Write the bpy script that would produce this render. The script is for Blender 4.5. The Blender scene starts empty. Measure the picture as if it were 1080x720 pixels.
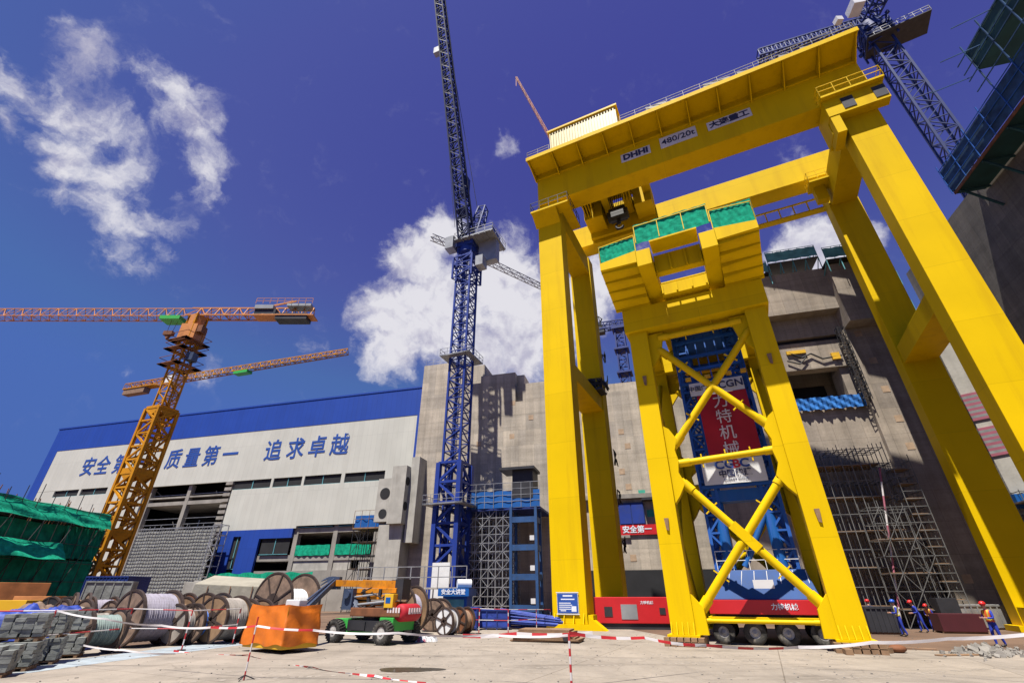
import bpy, bmesh, math, random
from mathutils import Vector, Matrix
random.seed(7)
D = bpy.data
SC = bpy.context.scene
COL = SC.collection
R_ = math.radians

# ------------------------------------------------------------------ camera, sky, sun, exposure
FPX, PITCH, EYE = 483.0, R_(29.05), 2.0
cam_d = D.cameras.new('camera'); cam = D.objects.new('camera', cam_d); COL.objects.link(cam)
cam_d.sensor_width = 36; cam_d.lens = 36 * FPX / 1080; cam_d.clip_end = 3000; cam_d.clip_start = 0.1
cam.location = (0, 0, EYE); cam.rotation_euler = (math.pi / 2 + PITCH, 0, 0)
SC.camera = cam
CT, ST = math.cos(PITCH), math.sin(PITCH)

def ray(x, y):
    u, v = x - 540, 360 - y
    return Vector((u, -v * ST + FPX * CT, v * CT + FPX * ST))

SUN_EL, SUN_AZ = R_(66), R_(29)          # sun stands behind the camera, to its left
SUN_DIR = Vector((-math.sin(SUN_AZ) * math.cos(SUN_EL), -math.cos(SUN_AZ) * math.cos(SUN_EL), math.sin(SUN_EL)))
sun_d = D.lights.new('sun', 'SUN'); sun = D.objects.new('sun', sun_d); COL.objects.link(sun)
sun_d.energy = 5.0; sun_d.angle = R_(0.53); sun_d.color = (1.0, 0.95, 0.87)
sun.rotation_euler = SUN_DIR.to_track_quat('Z', 'Y').to_euler()
sun.location = SUN_DIR * 200

SC.view_settings.view_transform = 'Standard'; SC.view_settings.look = 'None'
SC.view_settings.exposure = 0.6; SC.view_settings.gamma = 1.0
SC.view_settings.use_curve_mapping = False
SC.cycles.diffuse_bounces = 1

W = D.worlds.new('World'); SC.world = W; W.use_nodes = True
def build_world():
    nt = W.node_tree; nt.nodes.clear(); N = nt.nodes.new; L = nt.links.new
    out = N('ShaderNodeOutputWorld'); bg = N('ShaderNodeBackground'); L(bg.outputs[0], out.inputs[0])
    bg.inputs[1].default_value = 0.075
    sky = N('ShaderNodeTexSky'); sky.sky_type = 'NISHITA'; sky.sun_disc = False
    sky.sun_elevation = SUN_EL; sky.sun_rotation = math.atan2(SUN_DIR.x, SUN_DIR.y)
    sky.altitude = 50; sky.air_density = 1.0; sky.dust_density = 0.5; sky.ozone_density = 2.5
    tint = N('ShaderNodeMixRGB'); tint.blend_type = 'MULTIPLY'; tint.inputs[0].default_value = 1
    tint.inputs[2].default_value = (0.60, 0.46, 0.98, 1)
    L(sky.outputs[0], tint.inputs[1])
    def vm(op, src, val):
        v = N('ShaderNodeVectorMath'); v.operation = op; v.inputs[1].default_value = val; L(src, v.inputs[0]); return v.outputs[0]
    K = 1.0 / (0.075 * 1.516)
    clear = vm('MULTIPLY', tint.outputs[0], (1.9 / 1.516, 3.2 / 1.516, 1.25 / 1.516))
    clear = vm('ADD', clear, (-.0166 * K, -.092 * K, .06 * K))
    clear = vm('MAXIMUM', clear, (.045 * K, .044 * K, .25 * K)); clear = vm('MINIMUM', clear, (.072 * K, .15 * K, .46 * K))
    tc = N('ShaderNodeTexCoord')
    def noise(scale, detail, rough, src):
        n = N('ShaderNodeTexNoise'); n.inputs['Scale'].default_value = scale; n.inputs['Detail'].default_value = detail
        n.inputs['Roughness'].default_value = rough; L(src, n.inputs['Vector']); return n
    nw = noise(5.0, 7, 0.6, tc.outputs['Generated'])
    sub = N('ShaderNodeVectorMath'); sub.operation = 'SUBTRACT'; sub.inputs[1].default_value = (.5, .5, .5); L(nw.outputs['Color'], sub.inputs[0])
    scl = N('ShaderNodeVectorMath'); scl.operation = 'SCALE'; scl.inputs['Scale'].default_value = 0.17; L(sub.outputs[0], scl.inputs[0])
    add = N('ShaderNodeVectorMath'); add.operation = 'ADD'; L(tc.outputs['Generated'], add.inputs[0]); L(scl.outputs[0], add.inputs[1])
    blobs = [  # where each cloud lump hangs in the sky (picture pixels of its centre, radius, weight)
        (92, 62, 37, 0.53), (84, 115, 51, 0.66), (80, 160, 44, 0.64), (112, 172, 37, 0.58), (125, 212, 40, 0.56), (158, 238, 35, 0.50), (138, 262, 26, 0.44),
        (74, 205, 26, 0.40), (192, 98, 33, 0.59), (204, 138, 35, 0.61), (212, 178, 31, 0.53), (226, 208, 20, 0.40), (160, 82, 24, 0.40),
        (2, 72, 24, .5), (0, 122, 20, .48),
        (436, 276, 36, 1.05), (462, 248, 30, .95), (424, 335, 42, 1.1), (470, 330, 56, 1.2), (530, 300, 44, 1.1), (556, 350, 52, 1.15), (412, 374, 30, .85),
        (604, 330, 44, 1.0), (508, 378, 48, 1.0), (640, 300, 40, .9),
        (858, 262, 40, 1.1), (900, 264, 34, .9), (828, 272, 28, .8), (760, 268, 26, .6),
        (536, 155, 18, .5), (150, 382, 18, .42), (220, 388, 18, .42), (335, 380, 20, .4), (840, 160, 20, .4)]
    last = None
    for (px, py, r, wgt) in blobs:
        d = ray(px, py).normalized(); e = ray(px + r, py).normalized(); e2 = ray(px, py - r).normalized()
        rad = max((d - e).length, (d - e2).length) * 1.45
        dn = N('ShaderNodeVectorMath'); dn.operation = 'DISTANCE'; dn.inputs[1].default_value = d; L(add.outputs[0], dn.inputs[0])
        mr = N('ShaderNodeMapRange'); mr.inputs[1].default_value = rad; mr.inputs[2].default_value = 0.0
        mr.inputs[3].default_value = 0; mr.inputs[4].default_value = wgt; L(dn.outputs['Value'], mr.inputs[0])
        if last is None: last = mr.outputs[0]
        else:
            mx = N('ShaderNodeMath'); mx.operation = 'SMOOTH_MAX'; mx.inputs[2].default_value = 0.08
            L(last, mx.inputs[0]); L(mr.outputs[0], mx.inputs[1]); last = mx.outputs[0]
    nf = noise(15.0, 11, 0.62, add.outputs[0])
    m1 = N('ShaderNodeMath'); m1.operation = 'MULTIPLY_ADD'; m1.inputs[1].default_value = 1.15; m1.inputs[2].default_value = -0.56
    L(nf.outputs[0], m1.inputs[0])
    m2 = N('ShaderNodeMath'); m2.operation = 'ADD'; L(last, m2.inputs[0]); L(m1.outputs[0], m2.inputs[1])
    al = N('ShaderNodeMapRange'); al.interpolation_type = 'SMOOTHSTEP'
    al.inputs[1].default_value = 0.14; al.inputs[2].default_value = 0.66; L(m2.outputs[0], al.inputs[0])
    gate = N('ShaderNodeMapRange'); gate.inputs[1].default_value = 0.02; gate.inputs[2].default_value = 0.18; L(last, gate.inputs[0])
    am = N('ShaderNodeMath'); am.operation = 'MULTIPLY'; L(al.outputs[0], am.inputs[0]); L(gate.outputs[0], am.inputs[1])
    sh = N('ShaderNodeVectorMath'); sh.operation = 'ADD'; sh.inputs[1].default_value = SUN_DIR * .022; L(add.outputs[0], sh.inputs[0])
    n2 = noise(15.0, 5, 0.55, sh.outputs[0]); n1 = noise(15.0, 5, 0.55, add.outputs[0])
    df = N('ShaderNodeMath'); df.operation = 'SUBTRACT'; L(n1.outputs[0], df.inputs[0]); L(n2.outputs[0], df.inputs[1])
    rel = N('ShaderNodeMath'); rel.operation = 'MULTIPLY_ADD'; rel.inputs[1].default_value = .9; L(df.outputs[0], rel.inputs[0])  # sunlit and shaded sides of the clouds are painted by this relief
    nc = noise(6.0, 4, 0.5, tc.outputs['Generated']); L(nc.outputs[0], rel.inputs[2])
    cr = N('ShaderNodeValToRGB'); cr.color_ramp.elements[0].position = .34; cr.color_ramp.elements[1].position = .56
    cr.color_ramp.elements[0].color = (4.4, 4.3, 5.4, 1); cr.color_ramp.elements[1].color = (6.7, 6.6, 7.1, 1)
    L(rel.outputs[0], cr.inputs[0])
    mix = N('ShaderNodeMixRGB'); L(am.outputs[0], mix.inputs[0]); L(clear, mix.inputs[1]); L(cr.outputs[0], mix.inputs[2])
    L(mix.outputs[0], bg.inputs[0])
build_world()

# ------------------------------------------------------------------ materials
MAT = {}
def mat(name, col, rough=0.6, metal=0.0, var=0.12, scale=0.8, dirt=None, dirt_amt=0.0, dirt_scale=0.5, streak=False, bump=0.0, bump_scale=6.0, spec=0.5, alpha=None):
    m = D.materials.new(name); m.use_nodes = True; nt = m.node_tree; N = nt.nodes.new; L = nt.links.new
    b = nt.nodes['Principled BSDF']; b.inputs['Roughness'].default_value = rough; b.inputs['Metallic'].default_value = metal
    b.inputs['Specular IOR Level'].default_value = spec
    geo = N('ShaderNodeNewGeometry')
    n = N('ShaderNodeTexNoise'); n.inputs['Scale'].default_value = scale; n.inputs['Detail'].default_value = 6; L(geo.outputs['Position'], n.inputs['Vector'])
    mr = N('ShaderNodeMapRange'); mr.inputs[1].default_value = .3; mr.inputs[2].default_value = .7
    mr.inputs[3].default_value = 1 - var; mr.inputs[4].default_value = 1 + var; L(n.outputs[0], mr.inputs[0])
    mul = N('ShaderNodeVectorMath'); mul.operation = 'SCALE'; mul.inputs[0].default_value = col[:3]; L(mr.outputs[0], mul.inputs['Scale'])
    src = mul.outputs[0]
    if dirt:
        n2 = N('ShaderNodeTexNoise'); n2.inputs['Detail'].default_value = 8; n2.inputs['Roughness'].default_value = .65
        mp = N('ShaderNodeMapping'); mp.inputs['Scale'].default_value = (dirt_scale, dirt_scale, dirt_scale * (0.08 if streak else 1)); L(geo.outputs['Position'], mp.inputs[0])
        L(mp.outputs[0], n2.inputs['Vector']); n2.inputs['Scale'].default_value = 3
        r2 = N('ShaderNodeMapRange'); r2.inputs[1].default_value = .5; r2.inputs[2].default_value = .75; r2.inputs[4].default_value = dirt_amt; L(n2.outputs[0], r2.inputs[0])
        mx = N('ShaderNodeMixRGB'); mx.inputs[2].default_value = (*dirt, 1); L(r2.outputs[0], mx.inputs[0]); L(src, mx.inputs[1]); src = mx.outputs[0]
    L(src, b.inputs['Base Color'])
    if bump:
        n3 = N('ShaderNodeTexNoise'); n3.inputs['Scale'].default_value = bump_scale; n3.inputs['Detail'].default_value = 6; L(geo.outputs['Position'], n3.inputs['Vector'])
        bp = N('ShaderNodeBump'); bp.inputs['Strength'].default_value = bump; bp.inputs['Distance'].default_value = .05; L(n3.outputs[0], bp.inputs['Height']); L(bp.outputs[0], b.inputs['Normal'])
    MAT[name] = m
    return m

mat('yellow_paint', (.77, .50, .0015), .62, 0, .05, .35, (.45, .25, .01), .3, .35, True, spec=.08)
mat('yellow_tube', (.78, .505, .001), .5, 0, .06, .8, (.42, .24, .02), .3, .8, spec=.15)
mat('crane_yellow', (.55, .235, .008), .6, 0, .2, .6, (.22, .08, .02), .7, .8, spec=.2)
mat('crane_orange', (.60, .235, .06), .55, 0, .15, .6, (.25, .09, .04), .5, .6)
mat('crane_blue', (.014, .042, .27), .5, 0, .12, .5, (.05, .06, .12), .4, .5)
mat('crane_blue_dark', (.010, .026, .13), .5, 0, .2, .5, (.03, .03, .06), .5, .5)
mat('dark_blue_steel', (.012, .03, .16), .55, 0, .2, .6)
mat('bright_blue', (.006, .10, .36), .5, 0, .1, .6, (.08, .12, .2), .4, .6, True)
mat('deck_blue', (.012, .10, .42), .6, 0, .15, .7)
mat('net_blue', (.02, .15, .45), .85, 0, .25, 2.0, bump=.6, bump_scale=4)
mat('tarp_blue', (.02, .05, .30), .6, 0, .35, 1.5, bump=.8, bump_scale=3)
mat('grey_steel', (.30, .31, .32), .5, .3, .2, .8)
mat('galvanised', (.42, .42, .41), .45, .55, .25, 1.5)
mat('dark_steel', (.035, .035, .04), .55, .2, .3, 1)
mat('rust', (.20, .075, .03), .8, 0, .3, 2)
mat('white_paint', (.74, .74, .72), .5, 0, .08, 1)
mat('plate_white', (.70, .70, .70), .55, 0, .08, 1)
mat('cream_panel', (.62, .52, .20), .5, 0, .08, 2)
mat('letter_blue', (.02, .075, .33), .55, 0, .06, .4)
mat('letter_dark', (.02, .03, .09), .5, 0, .05, 1)
mat('letter_white', (.72, .62, .62), .6, 0, .05, 1)
mat('letter_red', (.55, .02, .03), .6, 0, .05, 1)
mat('letter_light', (.75, .78, .85), .6, 0, .05, 1)
mat('banner_red', (.42, .008, .02), .7, 0, .12, .8)
mat('red_paint', (.55, .015, .02), .45, 0, .08, 1)
mat('dark_red', (.07, .010, .015), .6, 0, .15, 1)
mat('tape_red', (.48, .025, .03), .5, 0, .1, 2)
mat('tape_white', (.62, .58, .56), .5, 0, .08, 2)
mat('cladding_white', (.72, .69, .60), .55, 0, .03, .12, (.45, .42, .35), .25, .12, True)
mat('cladding_blue', (.018, .062, .34), .5, 0, .05, .12)
mat('concrete_rough', (.30, .275, .24), .9, 0, .2, .5, (.16, .14, .12), .6, .3, True, .3, 5)
mat('concrete_light', (.42, .40, .35), .9, 0, .15, .7, (.22, .2, .17), .5, .4, True, .25, 5)
mat('dark_interior', (.018, .018, .02), .9, 0, .3, .5)  # near-black colour stands in for the unlit depth of openings
mat('green_net', (.010, .21, .12), .95, 0, .35, 1.6, (.02, .09, .07), .7, 1.2, True, .5, 5, spec=.1)  # darker copy for net faces turned from the sun, shade in the colour
mat('green_net_bright', (.012, .33, .19), .95, 0, .3, 2.6, (.01, .14, .10), .7, 1.6, True, .6, 5, spec=.1)  # brighter copy for sunlit strips, light in the colour; other nets share it
mat('green_paint', (.05, .42, .07), .5, 0, .1, 1)
mat('teal_net', (.12, .36, .40), .85, 0, .3, 1.5)
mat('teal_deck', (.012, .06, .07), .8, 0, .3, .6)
mat('wood', (.25, .15, .08), .8, 0, .3, 2, (.15, .08, .04), .6, 2)
mat('wood_pale', (.22, .145, .10), .85, 0, .4, 2.5, (.12, .08, .06), .8, 1.5)
mat('wood_orange', (.55, .22, .07), .8, 0, .25, 1.5)
mat('tyre', (.035, .033, .03), .9, 0, .3, 3, (.24, .21, .17), .75, 1.2)
mat('rim_grey', (.42, .40, .37), .6, 0, .2, 3)
mat('tarp_orange', (.64, .155, .008), .55, 0, .1, 1.5, (.45, .12, .02), .4, 1.2, False, .6, 2.5)
mat('lift_orange', (.58, .21, .012), .55, 0, .2, 1.8, (.16, .07, .03), .8, 1.4, spec=.25)
mat('lift_yellow', (.75, .43, .02), .5, 0, .1, 1)
mat('lamp_housing', (.05, .07, .12), .4, 0, .2, 2)
mat('drum_lilac', (.30, .275, .33), .75, 0, .2, 1.2, (.18, .15, .14), .7, 1.2)
mat('drum_grey', (.33, .29, .25), .8, 0, .25, 1.2, (.15, .12, .1), .7, 1.2)
mat('drum_green', (.20, .26, .24), .7, 0, .2, 1.5, (.1, .1, .1), .5, 1.2)
mat('drum_blue', (.03, .14, .52), .6, 0, .15, 1.5)
mat('drum_brown', (.25, .15, .09), .8, 0, .25, 1.5)
mat('brick_grey', (.23, .24, .22), .85, 0, .35, 1.6, (.16, .16, .15), .6, 1.4, False, .3, 8)
mat('sheet_beige', (.34, .31, .24), .85, 0, .15, .7, (.2, .18, .14), .5, .6, False, .5, 3)
mat('mesh_grey', (.30, .30, .26), .95, 0, .35, 1.8, (.10, .11, .10), .8, 1.3)
mat('column_blue', (.02, .075, .21), .6, 0, .2, 1, (.04, .06, .09), .6, .8)
mat('base_blue', (.004, .06, .24), .6, 0, .15, 1, (.03, .06, .12), .5, 1.2)
mat('rim_rust', (.055, .035, .028), .7, .1, .4, 2)
mat('jib_dark', (.006, .012, .055), .6, 0, .2, 1, spec=.2)
mat('scaffold_grey', (.20, .20, .19), .55, .4, .3, 1.5)
mat('rail_grey', (.22, .21, .19), .6, .2, .2, 1.5)
mat('stone', (.42, .41, .40), .9, 0, .3, 3, (.2, .19, .18), .5, 2, False, .4, 10)
mat('skin', (.45, .25, .17), .6, 0, .08, 4)
mat('overall_blue', (.02, .045, .38), .8, 0, .15, 5)
mat('overall_navy', (.02, .025, .07), .85, 0, .2, 5)
mat('vest_orange', (.80, .14, .03), .7, 0, .1, 5)
mat('vest_yellow', (.66, .60, .08), .7, 0, .1, 5)
mat('helmet_red', (.65, .02, .02), .35, 0, .05, 5)
mat('helmet_blue', (.02, .10, .55), .35, 0, .05, 5)
mat('boot', (.02, .018, .015), .8, 0, .2, 5)
mat('puddle_water', (.055, .045, .025), .32, 0, .3, 1.5, spec=.3)
mat('rubber_black', (.015, .015, .016), .6, 0, .2, 2)
mat('stripe_pink', (.34, .10, .14), .7, 0, .1, 1)

def board_concrete(name, col, ang):                # cast concrete: pour lifts, formwork panels, tie holes, stains
    m = D.materials.new(name); m.use_nodes = True; nt = m.node_tree; N = nt.nodes.new; L = nt.links.new
    b = nt.nodes['Principled BSDF']; b.inputs['Roughness'].default_value = .92; b.inputs['Specular IOR Level'].default_value = .25
    geo = N('ShaderNodeNewGeometry')
    rot = N('ShaderNodeVectorRotate'); rot.rotation_type = 'Z_AXIS'; rot.inputs['Angle'].default_value = -ang; L(geo.outputs['Position'], rot.inputs[0])
    sp = N('ShaderNodeSeparateXYZ'); L(rot.outputs[0], sp.inputs[0])
    sm = N('ShaderNodeMath'); sm.operation = 'ADD'; L(sp.outputs[0], sm.inputs[0]); L(sp.outputs[1], sm.inputs[1])
    cb = N('ShaderNodeCombineXYZ'); L(sm.outputs[0], cb.inputs[0]); L(sp.outputs[2], cb.inputs[1])
    br = N('ShaderNodeTexBrick'); br.offset = 0; br.inputs['Scale'].default_value = 1; br.inputs['Brick Width'].default_value = 1.22; br.inputs['Row Height'].default_value = 2.44
    br.inputs['Mortar Size'].default_value = .018; br.inputs['Mortar Smooth'].default_value = .6
    br.inputs['Color1'].default_value = (.86, .86, .86, 1); br.inputs['Color2'].default_value = (1.08, 1.06, 1.02, 1); br.inputs['Mortar'].default_value = (.62, .61, .6, 1)
    L(cb.outputs[0], br.inputs['Vector'])
    def nz(sc, sx, sy, sz, lo, hi, a, c, det=8):
        mp = N('ShaderNodeMapping'); mp.inputs['Scale'].default_value = (sx, sy, sz); L(geo.outputs['Position'], mp.inputs[0])
        n = N('ShaderNodeTexNoise'); n.inputs['Scale'].default_value = sc; n.inputs['Detail'].default_value = det; n.inputs['Roughness'].default_value = .62; L(mp.outputs[0], n.inputs['Vector'])
        r = N('ShaderNodeMapRange'); r.inputs[1].default_value = lo; r.inputs[2].default_value = hi; r.inputs[3].default_value = a; r.inputs[4].default_value = c; L(n.outputs[0], r.inputs[0]); return r.outputs[0]
    big = nz(.22, 1, 1, 1, .3, .7, .78, 1.16); streak = nz(1.1, 1, 1, .06, .35, .75, 1.08, .72); fine = nz(5, 1, 1, 1, .3, .7, .9, 1.1); hor = nz(1.3, .05, .05, 1, .35, .7, 1.08, .82)
    p1 = N('ShaderNodeMath'); p1.operation = 'MULTIPLY'; L(big, p1.inputs[0]); L(streak, p1.inputs[1])
    p2 = N('ShaderNodeMath'); p2.operation = 'MULTIPLY'; L(p1.outputs[0], p2.inputs[0]); L(fine, p2.inputs[1])
    p3 = N('ShaderNodeMath'); p3.operation = 'MULTIPLY'; L(p2.outputs[0], p3.inputs[0]); L(hor, p3.inputs[1])
    v = N('ShaderNodeVectorMath'); v.operation = 'SCALE'; v.inputs[0].default_value = col; L(p3.outputs[0], v.inputs['Scale'])
    v2 = N('ShaderNodeVectorMath'); v2.operation = 'MULTIPLY'; L(v.outputs[0], v2.inputs[0]); L(br.outputs[0], v2.inputs[1])
    L(v2.outputs[0], b.inputs['Base Color'])
    bp = N('ShaderNodeBump'); bp.inputs['Strength'].default_value = .25; bp.inputs['Distance'].default_value = .06; L(br.outputs['Fac'], bp.inputs['Height']); bp.invert = True; L(bp.outputs[0], b.inputs['Normal'])
    MAT[name] = m
def seamed(name, col, ang, w, h, seam, mortar, rough, spec, dirt, amt, offset=0.0):     # plates with joints, dirt runs
    m = mat(name, col, rough, 0, .05, .3, dirt, amt, .3, True, spec=spec); nt = m.node_tree; N = nt.nodes.new; L = nt.links.new; b = nt.nodes['Principled BSDF']
    src = b.inputs['Base Color'].links[0].from_socket
    geo = N('ShaderNodeNewGeometry'); rot = N('ShaderNodeVectorRotate'); rot.rotation_type = 'Z_AXIS'; rot.inputs['Angle'].default_value = -ang; L(geo.outputs['Position'], rot.inputs[0])
    sp = N('ShaderNodeSeparateXYZ'); L(rot.outputs[0], sp.inputs[0]); cb = N('ShaderNodeCombineXYZ'); L(sp.outputs[0], cb.inputs[0]); L(sp.outputs[2], cb.inputs[1])
    br = N('ShaderNodeTexBrick'); br.offset = offset; br.inputs['Scale'].default_value = 1; br.inputs['Brick Width'].default_value = w; br.inputs['Row Height'].default_value = h
    br.inputs['Mortar Size'].default_value = mortar; br.inputs['Mortar Smooth'].default_value = .3
    br.inputs['Color1'].default_value = (.97, .97, .97, 1); br.inputs['Color2'].default_value = (1.03, 1.03, 1.03, 1); br.inputs['Mortar'].default_value = (seam, seam, seam, 1); L(cb.outputs[0], br.inputs['Vector'])
    v = N('ShaderNodeVectorMath'); v.operation = 'MULTIPLY'; L(src, v.inputs[0]); L(br.outputs[0], v.inputs[1]); L(v.outputs[0], b.inputs['Base Color'])
seamed('yellow_paint', (.78, .515, .001), R_(-25.8), 400, 4.3, .82, .018, .6, .09, (.40, .20, .01), .34, .5)
seamed('cladding_white', (.555, .55, .485), R_(-15.5), 1.0, 9.0, .86, .03, .55, .3, (.45, .42, .35), .22)
seamed('cladding_blue', (.018, .062, .34), R_(-15.5), 1.0, 9.0, .75, .03, .5, .4, (.03, .06, .2), .3)
board_concrete('cast_concrete', (.50, .44, .36), R_(-15.5))
board_concrete('stained_concrete', (.38, .325, .265), R_(-15.5))  # base darkened to deepen the shade on the right building
board_concrete('dark_concrete', (.21, .195, .17), R_(-15.5))  # base darkened further to deepen the shade on the far block

def ground_material():
    m = D.materials.new('apron_concrete'); m.use_nodes = True; nt = m.node_tree; N = nt.nodes.new; L = nt.links.new
    b = nt.nodes['Principled BSDF']; b.inputs['Roughness'].default_value = .9; b.inputs['Specular IOR Level'].default_value = .25
    geo = N('ShaderNodeNewGeometry')
    def nz(sc, sx, sy, lo, hi, a, c, det=8):
        mp = N('ShaderNodeMapping'); mp.inputs['Scale'].default_value = (sx, sy, 1); mp.inputs['Rotation'].default_value = (0, 0, R_(20)); L(geo.outputs['Position'], mp.inputs[0])
        n = N('ShaderNodeTexNoise'); n.inputs['Scale'].default_value = sc; n.inputs['Detail'].default_value = det; n.inputs['Roughness'].default_value = .65; L(mp.outputs[0], n.inputs['Vector'])
        r = N('ShaderNodeMapRange'); r.inputs[1].default_value = lo; r.inputs[2].default_value = hi; r.inputs[3].default_value = a; r.inputs[4].default_value = c; L(n.outputs[0], r.inputs[0]); return r.outputs[0]
    parts = [nz(.12, 1, 1, .3, .7, .8, 1.12), nz(.9, 1, .35, .35, .72, 1.06, .80), nz(6, 1, 1, .3, .75, .92, 1.06), nz(40, 1, 1, .3, .7, .93, 1.07, 3), nz(.55, .25, 1.6, .52, .70, 1.0, .70)]
    cur = parts[0]
    for p in parts[1:]:
        k = N('ShaderNodeMath'); k.operation = 'MULTIPLY'; L(cur, k.inputs[0]); L(p, k.inputs[1]); cur = k.outputs[0]
    v = N('ShaderNodeVectorMath'); v.operation = 'SCALE'; v.inputs[0].default_value = (.355, .305, .25); L(cur, v.inputs['Scale'])
    rot = N('ShaderNodeVectorRotate'); rot.rotation_type = 'Z_AXIS'; rot.inputs['Angle'].default_value = R_(25.8); L(geo.outputs['Position'], rot.inputs[0])
    br = N('ShaderNodeTexBrick'); br.offset = 0; br.inputs['Scale'].default_value = 1; br.inputs['Brick Width'].default_value = 6.2; br.inputs['Row Height'].default_value = 5.1
    br.inputs['Mortar Size'].default_value = .022; br.inputs['Mortar Smooth'].default_value = .5
    br.inputs['Color1'].default_value = (.95, .95, .95, 1); br.inputs['Color2'].default_value = (1.04, 1.03, 1.01, 1); br.inputs['Mortar'].default_value = (.60, .58, .55, 1)
    L(rot.outputs[0], br.inputs['Vector'])
    v2 = N('ShaderNodeVectorMath'); v2.operation = 'MULTIPLY'; L(v.outputs[0], v2.inputs[0]); L(br.outputs[0], v2.inputs[1])
    wn = N('ShaderNodeTexNoise'); wn.inputs['Scale'].default_value = .7; wn.inputs['Detail'].default_value = 5; L(geo.outputs['Position'], wn.inputs['Vector'])
    wa = N('ShaderNodeVectorMath'); wa.operation = 'ADD'; L(geo.outputs['Position'], wa.inputs[0]); L(wn.outputs['Color'], wa.inputs[1])
    vo = N('ShaderNodeTexVoronoi'); vo.feature = 'DISTANCE_TO_EDGE'; vo.inputs['Scale'].default_value = .22; L(wa.outputs[0], vo.inputs['Vector'])
    ck = N('ShaderNodeMapRange'); ck.inputs[1].default_value = 0; ck.inputs[2].default_value = .008; ck.inputs[3].default_value = .8; ck.inputs[4].default_value = 1; L(vo.outputs['Distance'], ck.inputs[0])
    sn = N('ShaderNodeTexNoise'); sn.inputs['Scale'].default_value = .45; sn.inputs['Detail'].default_value = 9; sn.inputs['Roughness'].default_value = .7; L(wa.outputs[0], sn.inputs['Vector'])
    st = N('ShaderNodeMapRange'); st.inputs[1].default_value = .56; st.inputs[2].default_value = .70; st.inputs[3].default_value = 1; st.inputs[4].default_value = .66; L(sn.outputs[0], st.inputs[0])
    cm = N('ShaderNodeMath'); cm.operation = 'MULTIPLY'; L(ck.outputs[0], cm.inputs[0]); L(st.outputs[0], cm.inputs[1])
    v3 = N('ShaderNodeVectorMath'); v3.operation = 'SCALE'; L(v2.outputs[0], v3.inputs[0]); L(cm.outputs[0], v3.inputs['Scale'])
    L(v3.outputs[0], b.inputs['Base Color'])
    n3 = N('ShaderNodeTexNoise'); n3.inputs['Scale'].default_value = 9; n3.inputs['Detail'].default_value = 8; L(geo.outputs['Position'], n3.inputs['Vector'])
    bp = N('ShaderNodeBump'); bp.inputs['Strength'].default_value = .35; bp.inputs['Distance'].default_value = .04; L(n3.outputs[0], bp.inputs['Height']); L(bp.outputs[0], b.inputs['Normal'])
    MAT['apron_concrete'] = m
ground_material()
mat('site_soil', (.15, .092, .058), .95, 0, .35, .2, (.12, .06, .035), .6, .2, False, .4, 3)  # dark reddish tone chosen to cut and warm the light bounced upwards

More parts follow.
